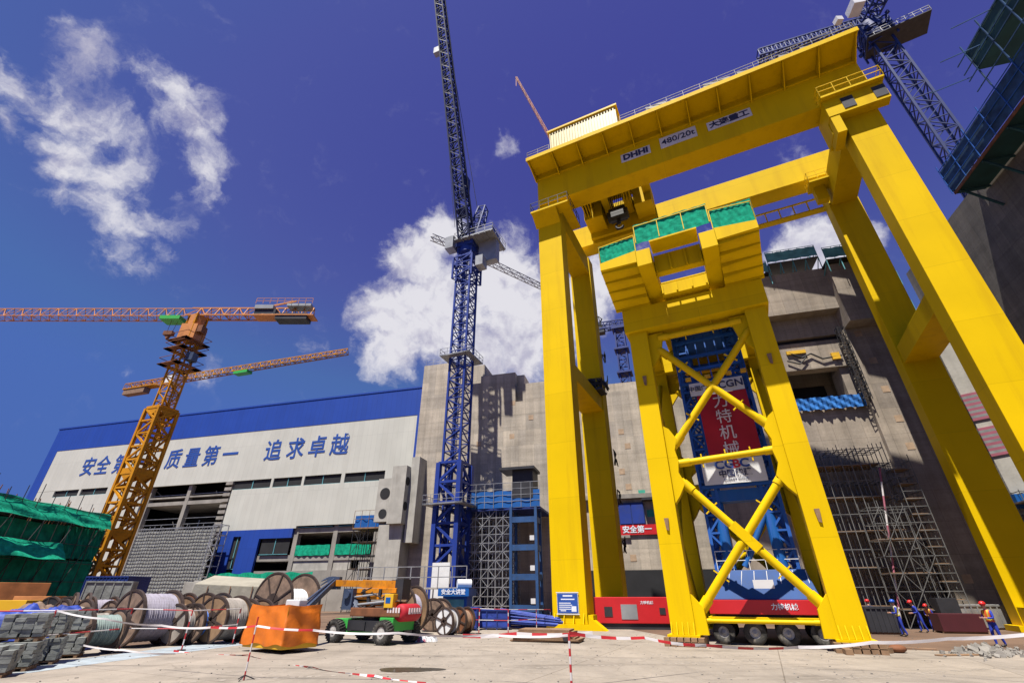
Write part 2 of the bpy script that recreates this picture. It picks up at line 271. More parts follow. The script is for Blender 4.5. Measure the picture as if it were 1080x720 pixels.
# ------------------------------------------------------------------ mesh helpers
class MB:
    def __init__(self): self.v, self.f, self.m, self.s = [], [], [], []
    def add(self, vs, fs, mi=0, smooth=False):
        o = len(self.v); self.v += [tuple(p) for p in vs]
        for f in fs: self.f.append(tuple(i + o for i in f)); self.m.append(mi); self.s.append(smooth)
    def hexa(self, b, t, mi=0):                    # bottom ring of four, top ring of four
        self.add(list(b) + list(t), [(3, 2, 1, 0), (4, 5, 6, 7), (0, 1, 5, 4), (1, 2, 6, 5), (2, 3, 7, 6), (3, 0, 4, 7)], mi)
    def box(self, x0, x1, y0, y1, z0, z1, mi=0):
        self.hexa([(x0, y0, z0), (x1, y0, z0), (x1, y1, z0), (x0, y1, z0)], [(x0, y0, z1), (x1, y0, z1), (x1, y1, z1), (x0, y1, z1)], mi)
    def rbox(self, c, size, rz=0, mi=0, tilt=(0, 0)):
        M = Matrix.Rotation(rz, 3, 'Z') @ Matrix.Rotation(tilt[0], 3, 'X') @ Matrix.Rotation(tilt[1], 3, 'Y')
        c = Vector(c); h = [s / 2 for s in size]
        q = [c + M @ Vector((sx * h[0], sy * h[1], sz * h[2])) for sz in (-1, 1) for sx, sy in ((-1, -1), (1, -1), (1, 1), (-1, 1))]
        self.hexa(q[:4], q[4:], mi)
    def bar(self, p, q, w, h=None, mi=0, up=(0, 0, 1)):       # square section member
        p, q = Vector(p), Vector(q); d = (q - p); h = h or w
        if d.length < 1e-6: return
        d.normalize(); u = Vector(up)
        if abs(d.dot(u)) > .97: u = Vector((1, 0, 0))
        s = d.cross(u).normalized() * (w / 2); t = s.cross(d).normalized() * (h / 2)
        a = [p - s - t, p + s - t, p + s + t, p - s + t]; b = [q - s - t, q + s - t, q + s + t, q - s + t]
        self.hexa(a, b, mi)
    def tube(self, p, q, r, n=8, mi=0, r2=None, caps=True):
        p, q = Vector(p), Vector(q); d = q - p
        if d.length < 1e-6: return
        d.normalize(); u = Vector((0, 0, 1)) if abs(d.z) < .95 else Vector((1, 0, 0))
        s = d.cross(u).normalized(); t = d.cross(s); r2 = r if r2 is None else r2
        vs = []
        for (c, rr) in ((p, r), (q, r2)):
            vs += [c + (s * math.cos(2 * math.pi * i / n) + t * math.sin(2 * math.pi * i / n)) * rr for i in range(n)]
        self.add(vs, [(i, (i + 1) % n, n + (i + 1) % n, n + i) for i in range(n)], mi, n > 4)
        if caps: self.add(vs, [tuple(range(n))[::-1], tuple(range(n, 2 * n))], mi)
    def path(self, pts, r, n=6, mi=0):
        for a, b in zip(pts, pts[1:]): self.tube(a, b, r, n, mi, caps=True)
    def lathe(self, prof, axis_p, axis_d, n=32, mi=0, smooth=True):   # profile of (along, radius), closed loop
        p = Vector(axis_p); d = Vector(axis_d).normalized(); u = Vector((0, 0, 1)) if abs(d.z) < .95 else Vector((1, 0, 0))
        s = d.cross(u).normalized(); t = d.cross(s); vs = []; k = len(prof)
        for i in range(n):
            c, sn = math.cos(2 * math.pi * i / n), math.sin(2 * math.pi * i / n)
            vs += [p + d * a + (s * c + t * sn) * r for a, r in prof]
        fs = []
        for i in range(n):
            j = (i + 1) % n
            for q in range(k):
                q2 = (q + 1) % k; fs.append((i * k + q, j * k + q, j * k + q2, i * k + q2))
        self.add(vs, fs, mi, smooth)
    def prism(self, poly, n0, n1, axis='y', mi=0):        # outline in the two other axes pushed from n0 to n1
        def P(a, b, n): return {'y': (a, n, b), 'x': (n, a, b), 'z': (a, b, n)}[axis]
        k = len(poly); vs = [P(a, b, n0) for a, b in poly] + [P(a, b, n1) for a, b in poly]
        self.add(vs, [tuple(range(k)), tuple(range(2 * k - 1, k - 1, -1))] + [(i + k, (i + 1) % k + k, (i + 1) % k, i) for i in range(k)], mi)
    def quad(self, a, b, c, d, mi=0): self.add([a, b, c, d], [(0, 1, 2, 3)], mi)
    def sheet(self, fn, nu, nv, mi=0, smooth=True):
        vs = [fn(i / nu, j / nv) for j in range(nv + 1) for i in range(nu + 1)]
        self.add(vs, [(j * (nu + 1) + i, j * (nu + 1) + i + 1, (j + 1) * (nu + 1) + i + 1, (j + 1) * (nu + 1) + i) for j in range(nv) for i in range(nu)], mi, smooth)
    def ball(self, c, r, n=10, m=7, mi=0, sc=(1, 1, 1)):
        c = Vector(c); vs = [c + Vector((0, 0, r * sc[2]))]
        for j in range(1, m):
            th = math.pi * j / m
            vs += [c + Vector((r * sc[0] * math.sin(th) * math.cos(2 * math.pi * i / n), r * sc[1] * math.sin(th) * math.sin(2 * math.pi * i / n), r * sc[2] * math.cos(th))) for i in range(n)]
        vs.append(c - Vector((0, 0, r * sc[2]))); fs = [(0, 1 + i, 1 + (i + 1) % n) for i in range(n)]
        for j in range(m - 2):
            for i in range(n):
                a = 1 + j * n; fs.append((a + i, a + n + i, a + n + (i + 1) % n, a + (i + 1) % n))
        a = 1 + (m - 2) * n; fs += [(a + i, len(vs) - 1, a + (i + 1) % n) for i in range(n)]
        self.add(vs, fs, mi, True)
    def lattice(self, p, q, w0, w1, n, chord=.1, diag=.06, h0=None, h1=None, up=(0, 0, 1), mi=0, tri=False, sides=4, mid=True):
        """lattice truss between p and q: chords, posts and zigzag diagonals on every face"""
        p, q = Vector(p), Vector(q); d = (q - p).normalized(); u = Vector(up)
        if abs(d.dot(u)) > .97: u = Vector((0, 1, 0))
        s = d.cross(u).normalized(); t = s.cross(d).normalized()
        h0 = h0 or w0; h1 = h1 or w1
        def ring(k):
            f = k / n; c = p.lerp(q, f); w = w0 + (w1 - w0) * f; h = h0 + (h1 - h0) * f
            if tri: return [c - s * w / 2 - t * h / 2, c + s * w / 2 - t * h / 2, c + t * h / 2]
            return [c - s * w / 2 - t * h / 2, c + s * w / 2 - t * h / 2, c + s * w / 2 + t * h / 2, c - s * w / 2 + t * h / 2]
        rings = [ring(k) for k in range(n + 1)]; c = len(rings[0])
        for j in range(c): self.bar(rings[0][j], rings[n][j], chord, mi=mi, up=tuple(t))
        for k in range(n):
            for j in range(c):
                a, b = rings[k], rings[k + 1]; jj = (j + 1) % c
                if (k + j) % 2: self.bar(a[j], b[jj], diag, mi=mi)
                else: self.bar(a[jj], b[j], diag, mi=mi)
                if mid: self.bar(b[j], b[jj], diag, mi=mi)
    def rail(self, pts, h=1.1, r=.03, step=1.5, mi=0, mids=2, closed=False):
        pts = [Vector(p) for p in pts]
        if closed: pts.append(pts[0])
        for a, b in zip(pts, pts[1:]):
            n = max(1, round((b - a).length / step)); z = Vector((0, 0, h))
            for k in range(n + 1): self.bar(a.lerp(b, k / n), a.lerp(b, k / n) + z, r * 1.6, mi=mi)
            for k in range(1, mids + 1): self.bar(a + z * (k / mids), b + z * (k / mids), r * 1.6, mi=mi)
    def build(self, name, m, parent=None, bevel=0.0):
        me = D.meshes.new(name); me.from_pydata([tuple(p) for p in self.v], [], self.f)
        ms = m if isinstance(m, (list, tuple)) else [m]
        for k in ms: me.materials.append(MAT[k])
        me.polygons.foreach_set('material_index', self.m); me.polygons.foreach_set('use_smooth', self.s); me.update()
        bm = bmesh.new(); bm.from_mesh(me)
        if bevel:
            bmesh.ops.remove_doubles(bm, verts=bm.verts, dist=1e-5)
            bmesh.ops.bevel(bm, geom=[e for e in bm.edges if e.is_manifold and e.calc_face_angle(0) > .5], offset=bevel, segments=2, affect='EDGES', profile=.6)
        bmesh.ops.recalc_face_normals(bm, faces=bm.faces); bm.to_mesh(me); bm.free()
        o = D.objects.new(name, me); COL.objects.link(o)
        if parent: o.parent = parent
        return o

def thing(name, label, cat, loc=(0, 0, 0), rz=0, group=None, k=1.0):
    o = D.objects.new(name, None); o.scale = (k, k, k); COL.objects.link(o); o.empty_display_size = .3
    o.location = loc; o.rotation_euler = (0, 0, rz); tag(o, label, cat, group); return o
def tag(o, label, cat, group=None, kind=None):
    o['label'] = label; o['category'] = cat
    if group: o['group'] = group
    if kind: o['kind'] = kind
    return o
def struct(o, kind='structure'): o['kind'] = kind; return o
def kids(o): return [c for c in D.objects if c.parent == o]
def dup(root, loc, rz, label, group=None):
    def cp(o, par):
        c = o.copy(); COL.objects.link(c)
        if par: c.parent = par
        for k in kids(o): cp(k, c)
        return c
    r = cp(root, None); r.location = loc; r.rotation_euler = (0, 0, rz); r['label'] = label
    if group: r['group'] = group
    return r
def lettering(body, size, m, parent, loc, rot, bold=0.0, depth=.02, name='lettering', sx=1.0, shear=0.0):
    c = D.curves.new(name, 'FONT'); c.body = body; c.size = size; c.align_x = 'CENTER'; c.align_y = 'CENTER'; c.offset = bold; c.extrude = depth; c.shear = shear
    c.resolution_u = 3
    t = D.objects.new(name, c); COL.objects.link(t)
    me = D.meshes.new_from_object(t.evaluated_get(bpy.context.evaluated_depsgraph_get())); D.objects.remove(t); D.curves.remove(c)
    me.materials.clear(); me.materials.append(MAT[m])
    if sx != 1.0:
        for v in me.vertices: v.co.x *= sx
    o = D.objects.new(name, me); COL.objects.link(o); o.parent = parent; o.location = loc; o.rotation_euler = rot
    return o
FACE = (math.pi / 2, 0, 0)                          # lettering that stands upright and faces local -y

class Frame:                                        # a site grid: origin on the ground, x along the face, y into depth, k its unit
    def __init__(s, x, y, deg, k=1.0): s.k = k; s.z0 = EYE * (1 - k) * (k != 1); s.o = Vector((x, y, 0)); s.a = R_(deg); s.e = Vector((math.cos(s.a), math.sin(s.a), 0)); s.g = Vector((-math.sin(s.a), math.cos(s.a), 0))
    def at(s, px, py, d=0):
        r = ray(px, py); t = (s.o.dot(s.g) + d * s.k) / r.dot(s.g); p = r * t - s.o
        return p.dot(s.e) / s.k, (p.z + EYE - s.z0) / s.k
    def w(s, x, y, z=0): return s.o + s.e * x * s.k + s.g * y * s.k + Vector((0, 0, z * s.k + s.z0))
def gnd(px, py, z=0):
    r = ray(px, py); t = (z - EYE) / r.z; return Vector((r.x * t, r.y * t, z))
def atY(px, py, Y):
    r = ray(px, py); t = Y / r.y; return Vector((r.x * t, Y, r.z * t + EYE))

# ------------------------------------------------------------------ ground
g = MB(); g.sheet(lambda u, v: (-900 + 1800 * u, -200 + 1500 * v, 0), 4, 4, smooth=False); struct(g.build('ground', 'site_soil'))
g = MB(); g.add([(x, y, .004) for x, y in ((-26, 9), (28, 9), (27, 20.5), (19.5, 22.3), (12, 25.5), (9, 30), (8, 38), (-2, 38.5), (-9, 36), (-12, 30), (-14, 26), (-26, 20))], [tuple(range(12))]); struct(g.build('apron', 'apron_concrete'))  # pale outline kept tight so less light bounces off the ground
p = [gnd(-40, 719), gnd(120, 697), gnd(270, 678), gnd(292, 671), gnd(270, 671), gnd(120, 690), gnd(-40, 709)]
g = MB(); pts = [(v.x, v.y, .008) for v in p]
mat('kerb_paint', (.33, .38, .41), .85, 0, .2, 1.5, (.32, .28, .23), .9, .9)
g.add(pts, [(0, 1, 5, 6), (1, 2, 4, 5), (2, 3, 4)]); struct(g.build('painted_line', 'kerb_paint'))
g = MB(); rr = random.Random(17)
for (a, b, w) in (((-9, 15), (14, 20.5), .32), ((-8.6, 16.9), (14.4, 22), .3), ((-5.5, 25), (9, 17.5), .26), ((-4.9, 26.6), (9.8, 19.0), .26), ((2, 12.5), (20, 19), .3)):
    a, b = Vector((*a, .007)), Vector((*b, .007)); d = (b - a).normalized(); n = Vector((-d.y, d.x, 0)); k = 0; nseg = int((b - a).length / .22)
    for k in range(nseg):
        if rr.random() < .34: continue
        f0, f1 = k / nseg, (k + .62) / nseg; bend = lambda f: n * (.5 * math.sin(f * 3.1))
        p0, p1 = a.lerp(b, f0) + bend(f0), a.lerp(b, f1) + bend(f1); ww = w * rr.uniform(.5, 1)
        g.quad(p0 - n * ww / 2, p1 - n * ww / 2, p1 + n * ww / 2, p0 + n * ww / 2)
mat('tyre_dust', (.315, .272, .224), .95, 0, .25, 2)
struct(g.build('tyre_marks_ground', 'tyre_dust'))
c = gnd(432, 706)
g = MB(); rr = random.Random(3); ring = []
for i in range(28):
    a = 2 * math.pi * i / 28; k = 1 + .12 * math.sin(3 * a + 1) + .06 * rr.random(); ring.append((c.x + 1.0 * k * math.cos(a), c.y + .52 * k * math.sin(a), .010))
g.add(ring, [tuple(range(28))]); tag(g.build('puddle', 'puddle_water'), 'dark puddle with muddy edges on the pale concrete in front of the lift', 'puddle', kind='stuff')

# ------------------------------------------------------------------ turbine hall
HF = Frame(-102.7, 100.7, -15.5)
def build_hall():
    t = thing('turbine_hall', 'huge white and blue clad hall with slogan lettering and open concrete bays', 'building', HF.o, HF.a)
    T = .4
    # white cladding panels around the openings (x0,x1,z0,z1)
    P = [(2.6, 89.3, 21.15, 29.9), (2.6, 7.6, 0, 21.1), (7.6, 32.4, 0, 19.85), (14.5, 15.1, 19.85, 21.15), (22.3, 32.4, 19.85, 21.15),
         (53.4, 84.4, 12.3, 18.95), (53.4, 69.0, 11.95, 12.3), (84.4, 89.3, 12.4, 21.15), (32.4, 84.4, 20.55, 21.15), (61.6, 62.1, 18.95, 20.55), (68.1, 68.6, 18.95, 20.55), (76.0, 76.7, 18.95, 20.55)]
    m = MB()
    for x0, x1, z0, z1 in P: m.box(x0, x1, 0, T, z0, z1)
    m.build('white_cladding', 'cladding_white', t)
    m = MB(); m.box(0, 90.0, -.05, T, 29.9, 35.0); m.box(0, 2.6, -.05, T, 0, 29.9); m.box(89.3, 90.0, -.05, T, 12, 29.9)
    m.box(-.05, T - .05, T, 40, 0, 35); m.box(54.0, 56.7, -.03, T, 0, 11.95); m.box(58.3, 62.1, -.03, T, 0, 11.95); m.box(56.7, 58.3, -.03, T, 10.95, 11.95); m.box(62.1, 68.5, -.03, T, 10.5, 11.95)
    m.build('blue_cladding', 'cladding_blue', t)
    m = MB(); m.box(-.2, 90.2, -.15, 40, 35.0, 35.3); m.build('roof', 'cladding_blue', t)
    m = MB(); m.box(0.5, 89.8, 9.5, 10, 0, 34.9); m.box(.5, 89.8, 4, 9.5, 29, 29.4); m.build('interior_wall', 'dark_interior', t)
    # open concrete bay in the middle: slabs, columns and toothed edge
    m = MB()
    m.box(32.4, 53.2, .5, 9, 16.95, 17.6); m.box(32.4, 53.2, .5, 9, 18.25, 18.5); m.box(32.4, 53.2, .5, 9, 11.8, 12.5)
    for x in (33, 42.6, 52.6): m.box(x, x + .8, .45, 1.3, 0, 20.5)
    for k in range(9): m.box(51.9, 53.4, -.25, .42, 11.9 + k * 1.0, 12.45 + k * 1.0)
    for k in range(7): m.box(53.0 + k * .0, 54.0, -.2, .42, 2 + k * 1.4, 2.5 + k * 1.4)
    # right lower bay
    for z0, z1 in ((11.15, 11.95), (7.0, 7.7), (0, 5.6)): m.box(62.2, 89, .45, 9, z0, z1)
    for x in (68.6, 76.1, 83.5, 88.3): m.box(x, x + .8, .4, 1.3, 0, 12.4)
    m.box(62.2, 68.6, .44, 1.2, 7.1, 7.9)
    m.build('concrete_frame', 'concrete_rough', t)
    m = MB(); m.box(69.4, 80.0, .6, 1, 5.6, 7.0); m.box(81.5, 88.3, .6, 1, 5.6, 7.0); m.box(80, 81.5, .6, 1, 5.6, 5.75); m.build('block_wall', 'concrete_light', t)
    m = MB()
    for x0, x1, z0, z1 in ((69.5, 76.0, 7.75, 9.3), (77.0, 83.4, 7.75, 9.3), (84.4, 88.2, 7.75, 9.2)):
        m.sheet(lambda u, v: (x0 + (x1 - x0) * u, .3 + .06 * math.sin(u * 37 + v * 5) * (1 - v), z0 + (z1 - z0) * v + .03 * math.sin(u * 22)), 40, 4)
    m.sheet(lambda u, v: (54.6 + 21 * u, -2.2 + .2 * math.sin(u * 60), .1 + 5.1 * v + .12 * math.sin(u * 33) * v), 50, 4)
    m.build('edge_netting', 'green_net_bright', t)
    for (x0, x1, z0, z1) in [(7.6, 14.5, 19.85, 21.15), (15.1, 22.3, 19.85, 21.15), (53.5, 61.6, 18.95, 20.55), (62.1, 68.1, 18.95, 20.55), (68.6, 76, 18.95, 20.55), (76.7, 84.4, 18.95, 20.55), (56.7, 58.3, 5.9, 10.95), (56.7, 58.3, .3, 5.4), (62.6, 68.2, 8, 10.5), (69.2, 75.9, 12, 12.3), (77, 82.5, 12, 12.3)]:
        m = MB(); m.box(x0, x1, .25, .32, z0, z1); w = m.build('window', 'dark_interior', t)
        m = MB(); xm = (x0 + x1) / 2; m.box(xm - .06, xm + .06, .16, .24, z0, z1); m.box(x0, x1, .16, .24, z0, z0 + .08); m.build('mullion', 'teal_net', w)
    # odds and ends seen inside the open bay
    rr = random.Random(5)
    for k in range(14):
        m = MB(); x = rr.uniform(33, 84); z = rr.choice([17.6, 12.6, 7.7, 18.5]); m.bar((x, rr.uniform(1, 4), z), (x + rr.uniform(-.5, .5), rr.uniform(1, 4), z + rr.uniform(1, 3)), .12); m.build('steel_prop', 'galvanised', t)
    for z in (13.6, 14.6, 18.9): m = MB(); m.bar((34, .9, z), (52, .9, z), .07); m.build('guard_rail', 'galvanised', t)
    for k, (s, chars) in enumerate((('安全第一', ((93, 493), (109, 490.5), (128, 488), (148, 486))), ('质量第一', ((183, 485.5), (203, 482.5), (223, 480), (243, 479))), ('追求卓越', ((288, 477), (311.5, 475), (334.5, 473), (358, 471))))):
        par = None
        for ch, (px, py) in zip(s, chars):
            x, z = HF.at(px, py)
            o = lettering(ch, 4.1, 'letter_blue', t, (x, -.04, 25.5), FACE, bold=.05, depth=.03, sx=.93)
build_hall()

# ------------------------------------------------------------------ concrete tower wall behind the blue crane
CWK = 1.1
CW = Frame(-13 * CWK, 66 * CWK, -15.5, CWK)
def plates(t, pts, s=.55, y=-.03, m='wood_orange'):
    for x, z in pts:
        b = MB(); b.box(x - s / 2, x + s / 2, y, y + .06, z - s / 2, z + s / 2); b.build('embed_plate', m, t)
mat('embed_rust', (.44, .31, .20), .85, 0, .2, 2)
mat('embed_green', (.05, .36, .25), .8, 0, .2, 2)
def build_tower_wall():
    t = thing('concrete_building', 'raw grey concrete building with stepped top behind the blue crane', 'building', CW.w(0, 0), CW.a, None, CWK)
    m = MB(); m.box(-1.1, 5.5, 0, 14, 0, 34.3); m.box(5.5, 8.6, 1.5, 14, 0, 34.0); m.box(8.6, 14.0, -.02, 4, 0, 31.3); m.box(14, 40, .0, 14, 0, 26.6); m.box(5.5, 8.6, 0, 1.5, 0, 30.2)
    m.box(8.6, 40, 4, 14, 26.6, 29.5); m.box(14.0, 15.1, 1.2, 4, 26.6, 31.3); m.box(15.1, 19.5, 0.02, 4, 26.6, 29.3)
    m.build('wall', 'cast_concrete', t)
    m = MB(); m.box(21, 40, -.6, 0, 12.4, 12.9); m.box(26.6, 28, -.3, 0, 8, 8.3); m.build('ledge', 'concrete_rough', t)
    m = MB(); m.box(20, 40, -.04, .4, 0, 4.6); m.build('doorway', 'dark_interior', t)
    m = MB(); m.box(6.3, 11, -.05, .4, 0, 10.6); m.build('recess_shade', 'dark_interior', t)  # flat dark panel on the wall, shade under the balcony put into colour
    m = MB(); m.prism([(6.2, 11), (9.2, 11), (9.2, 7.2), (7.6, 3.4), (7.6, 0), (6.2, 0)], -2.2, -.06, 'y'); m.build('buttress', 'concrete_rough', t)
    plates(t, [CW.at(px, py) for px, py in ((656, 497), (662, 470), (663, 513), (700, 520), (652, 590), (655, 455), (541, 425), (505, 468), (560, 440), (490, 590), (540, 460), (668, 588))], .7, m='embed_rust')
    plates(t, [CW.at(px, py) for px, py in ((677, 520), (686, 541))], .8, m='embed_green')
    m = MB()
    m.rail([(-1, .3, 34.3), (4, .3, 34.3)], 1.1, .025, 1.2); m.build('railing', 'galvanised', t)
    # blue shutter and small red sign on the wall
    x, z = CW.at(667, 541)
    w = thing('shuttered_window', 'blue double shutter on concrete wall right of the yellow rear leg', 'window', CW.w(x - .1, -.1), CW.a, None, CWK)
    m = MB(); m.box(-1.5, 1.5, -.12, 0, z - 1.3, z + 1.2); m.build('frame', 'dark_blue_steel', w)
    m = MB(); m.box(-1.4, -.06, -.18, -.121, z - 1.2, z + 1.1); m.build('shutter', 'crane_blue', w)
    m = MB(); m.box(.06, 1.4, -.18, -.121, z - 1.2, z + 1.1); m.build('shutter', 'crane_blue', w)
    m = MB(); m.box(1.4, 3.6, -1.1, 0, z + 1.3, z + 1.5); m.build('canopy', 'dark_steel', w)
    x, z = CW.at(672, 558.5)
    s = thing('wall_banner', 'small red banner with white characters under the blue shutter', 'banner', CW.w(x, -.1), CW.a, None, CWK)
    m = MB(); m.box(-2.3, 2.3, -.12, -.05, z - .55, z + .55); m.build('cloth', 'red_paint', s)
    lettering('安全第一', .85, 'letter_light', s, (0, -.15, z), FACE, .02, .01)
build_tower_wall()

def anchor_block():
    x, z = CW.at(428, 530)
    t = thing('precast_block', 'grey concrete block with round holes beside the white hall', 'concrete block', CW.w(-2.6, 0), CW.a, None, CWK)
    m = MB()
    def holed(x0, x1, y, z0, z1, cx, cz, r, rows):
        pass
    m.box(-2.3, .1, -2.6, 1, 10.6, 16.2); m.box(.1, 2.2, -3.4, 1, 10.2, 17.6); m.box(2.2, 3.4, -2.2, .0, 8, 19.0); m.box(-1.4, 2.0, -2.6, 1, 0, 10.2)
    m.build('body', 'concrete_light', t)
    for (cx, cz, r, y) in ((-1.1, 14.2, .75, -2.61), (-1.1, 11.6, .6, -2.61), ):
        h = MB(); h.tube((cx, y - .03, cz), (cx, y + .02, cz), r, 20); h.build('hole', 'dark_interior', t)  # flat dark disc, shade inside the hole put into colour
    for (cz, r) in ((15.6, .8), (12.4, .8)):
        h = MB(); h.tube((2.18, -2.8, cz), (2.24, -2.8, cz), r * .7, 20); h.build('hole', 'dark_interior', t)  # side discs likewise coloured dark for the shade inside
anchor_block()

# ------------------------------------------------------------------ right hand concrete building
RBK = .88
RB = Frame(31 * RBK, 48 * RBK, -15.5, RBK)
def build_right_building():
    t = thing('reactor_building', 'tall stained concrete building with deep openings and roof work decks behind the trestle', 'building', RB.w(0, 0), RB.a, None, RBK)
    m = MB()
    m.box(-9, 7.6, 0, 18, 28.6, 37.0)                       # upper wall left
    m.box(-9, 7.6, -1.6, 0, 31.2, 36.9)                     # overhanging shaded block
    m.box(7.6, 12.4, -2.6, 18, 28.8, 36.6)                  # upper block right, standing forward
    m.box(-9, 7.3, .02, 1.4, 24.6, 28.0)                    # second band
    m.box(-9, .8, .5, 12, 0, 24.6); m.box(.8, 7.3, 6, 12, -1, 28.6)
    m.box(-9, 7.3, .01, 12, -1, 19.8); m.box(7.3, 14.2, -.6, 18, -1, 28.78)
    m.box(6.1, 7.3, .4, 3, 19.8, 24.6)
    m.box(14.2, 30, .6, 18, -1, 22.0); m.box(14.2, 34, 5, 18, 22, 31)
    m.build('wall', 'stained_concrete', t)
    m = MB(); m.box(.8, 6.1, 5.8, 6.02, 19.8, 24.6); m.box(-9, 7.55, .5, .6, 28, 28.6); m.build('opening', 'dark_interior', t)  # near-black backs, the darkness of the openings put into colour
    plates(t, [(RB.at(*q, -.6)) for q in ((921, 380), (934, 410), (948, 441), (960, 470), (1020, 610), (905, 352))], .7, -.63, 'embed_rust')
    m = MB()                                               # yellow pipes and hoses hanging in the recess
    m.path([(1.2, -.15, 27.0), (2.6, -.25, 26.0), (3.6, -.25, 26.4), (4.6, -.25, 25.6), (6.6, -.2, 25.8)], .09); m.path([(1, -.2, 25.8), (2.2, -.3, 25.2), (3, -.3, 26)], .08); m.build('hose', 'rubber_black', t)
    m = MB(); m.box(1.2, 3.2, -.25, 0, 26.6, 27.0); m.box(5.6, 6.4, -.3, 0, 25.4, 26.2); m.build('pipe_bracket', 'lift_yellow', t)
    m = MB(); m.sheet(lambda u, v: (.4 + 6.6 * u, -.5 + .1 * math.sin(u * 40 + v * 9) + .06 * math.sin(u * 97), 19.6 + 1.4 * v + .05 * math.sin(u * 27)), 90, 6); m.build('edge_netting', 'net_blue', t)
    m = MB()                                               # ladder cage on the pier
    m.lattice((7.0, -1.0, 20), (7.0, -1.0, 28.8), .7, .7, 14, .06, .05); m.build('ladder', 'dark_steel', t)
    # climbing formwork decks along the top
    for (x0, x1, y0, y1, z) in ((-6, 1.6, -1.9, 1.0, 37.1), (1.8, 7.4, -1.9, 1, 38.4), (7.4, 13.2, -3.4, 1, 36.7)):
        d = thing('climbing_scaffold', {37.1: 'teal meshed work deck on the lower roof edge of the stained building', 38.4: 'topmost teal meshed work deck on the stained building', 36.7: 'teal meshed work deck jutting from the forward upper block'}[z], 'scaffold', RB.w(0, 0), RB.a, 'teal work decks on the right building', RBK)
        k = MB(); k.box(x0, x1, y0, y1, z, z + .15); k.build('deck', 'dark_steel', d)
        k = MB(); k.rail([(x0, y0, z), (x1, y0, z), (x1, y1, z)], 1.9, .03, 1.0, mids=4)
        for x in [x0 + i * (x1 - x0) / 4 for i in range(5)]: k.bar((x, y0, z - 1.6), (x, y0, z), .08); k.bar((x, y0, z), (x, 0, z - 1.8), .08)
        k.build('frame', 'teal_net', d)
        k = MB(); k.sheet(lambda u, v: (x0 + (x1 - x0) * u, y0 - .05, z + .3 + 1.4 * v + .05 * math.sin(u * 30)), 16, 2); k.build('mesh_panel', 'teal_net', d)
    # dark service tower hugging the pier, with teal nets
    d = thing('scaffold_tower', 'dark blue netted scaffold beside the right building pier, half behind the gantry leg', 'scaffold', RB.w(12.6, -1.6), RB.a, None, RBK)
    k = MB(); k.lattice((.5, 0, 22), (.5, 0, 37), 1.6, 1.6, 10, .08, .06); k.build('frame', 'dark_steel', d)
    for z in (24.5, 28.5, 32.5):
        k = MB(); k.box(-.4, 1.5, -.9, -.86, z, z + 2.0); k.build('mesh_panel', 'teal_net', d)
    # striped hoarding pieces and the pale tower right of it
    d = thing('hoist_tower', 'pale concrete column with pink and white striped panels behind the right gantry legs', 'tower', RB.w(16.4, -.8), RB.a, None, RBK)
    k = MB(); k.box(-1.2, 1.0, 0, 2.0, -1, 27); k.build('column', 'concrete_light', d)
    for z in (13.5, 17.0):
        k = MB()
        for i in range(11): k.prism([(-1.3 + 0.0, z + i * .25), (1.1, z + .35 + i * .25), (1.1, z + .6 + i * .25), (-1.3, z + .25 + i * .25)], -.12, -.03, 'y', i % 2)
        k.build('striped_panel', ['stripe_pink', 'galvanised'], d)
    k = MB(); k.box(-1.5, 1.3, -.8, -.3, 8.8, 10.0); k.build('blue_tarp', 'bright_blue', d)
build_right_building()

# ------------------------------------------------------------------ shadowed block at the far right with a climbing platform
RT = Frame(45.4, 34.5, 74.5)          # local x runs along its left face towards the viewer (negative), y into the block
def build_right_tower():
    t = thing('containment_block', 'massive shadowed concrete block under the teal cantilever platform', 'building', RT.o, RT.a)
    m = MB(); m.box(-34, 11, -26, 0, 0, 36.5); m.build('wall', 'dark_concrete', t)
    d = thing('climbing_platform', 'dark teal cantilever work platform wrapped in blue mesh on the shadowed block', 'scaffold', RT.o, RT.a)
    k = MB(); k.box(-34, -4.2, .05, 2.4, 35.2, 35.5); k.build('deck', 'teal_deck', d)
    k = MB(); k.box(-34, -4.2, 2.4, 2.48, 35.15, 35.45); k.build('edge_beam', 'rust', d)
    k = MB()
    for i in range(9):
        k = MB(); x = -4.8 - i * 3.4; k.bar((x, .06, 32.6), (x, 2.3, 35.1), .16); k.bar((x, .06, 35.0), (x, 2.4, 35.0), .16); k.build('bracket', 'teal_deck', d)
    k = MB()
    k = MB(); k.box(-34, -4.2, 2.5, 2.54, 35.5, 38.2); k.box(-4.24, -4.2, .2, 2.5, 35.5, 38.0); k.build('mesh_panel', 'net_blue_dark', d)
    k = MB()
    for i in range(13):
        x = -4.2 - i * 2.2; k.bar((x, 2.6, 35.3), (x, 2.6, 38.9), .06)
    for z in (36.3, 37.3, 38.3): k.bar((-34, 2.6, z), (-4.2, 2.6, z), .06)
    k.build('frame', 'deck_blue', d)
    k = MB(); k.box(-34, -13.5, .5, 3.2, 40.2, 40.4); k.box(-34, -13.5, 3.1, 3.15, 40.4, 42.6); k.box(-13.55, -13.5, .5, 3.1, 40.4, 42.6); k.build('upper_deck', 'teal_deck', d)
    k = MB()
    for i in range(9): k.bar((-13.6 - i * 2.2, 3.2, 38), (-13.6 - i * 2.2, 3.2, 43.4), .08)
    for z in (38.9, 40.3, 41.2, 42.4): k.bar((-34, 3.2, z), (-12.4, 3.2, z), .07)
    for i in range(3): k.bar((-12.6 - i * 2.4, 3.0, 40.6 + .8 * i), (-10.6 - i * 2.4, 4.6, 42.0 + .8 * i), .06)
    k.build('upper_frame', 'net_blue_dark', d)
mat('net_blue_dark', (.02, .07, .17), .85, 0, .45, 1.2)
build_right_tower()

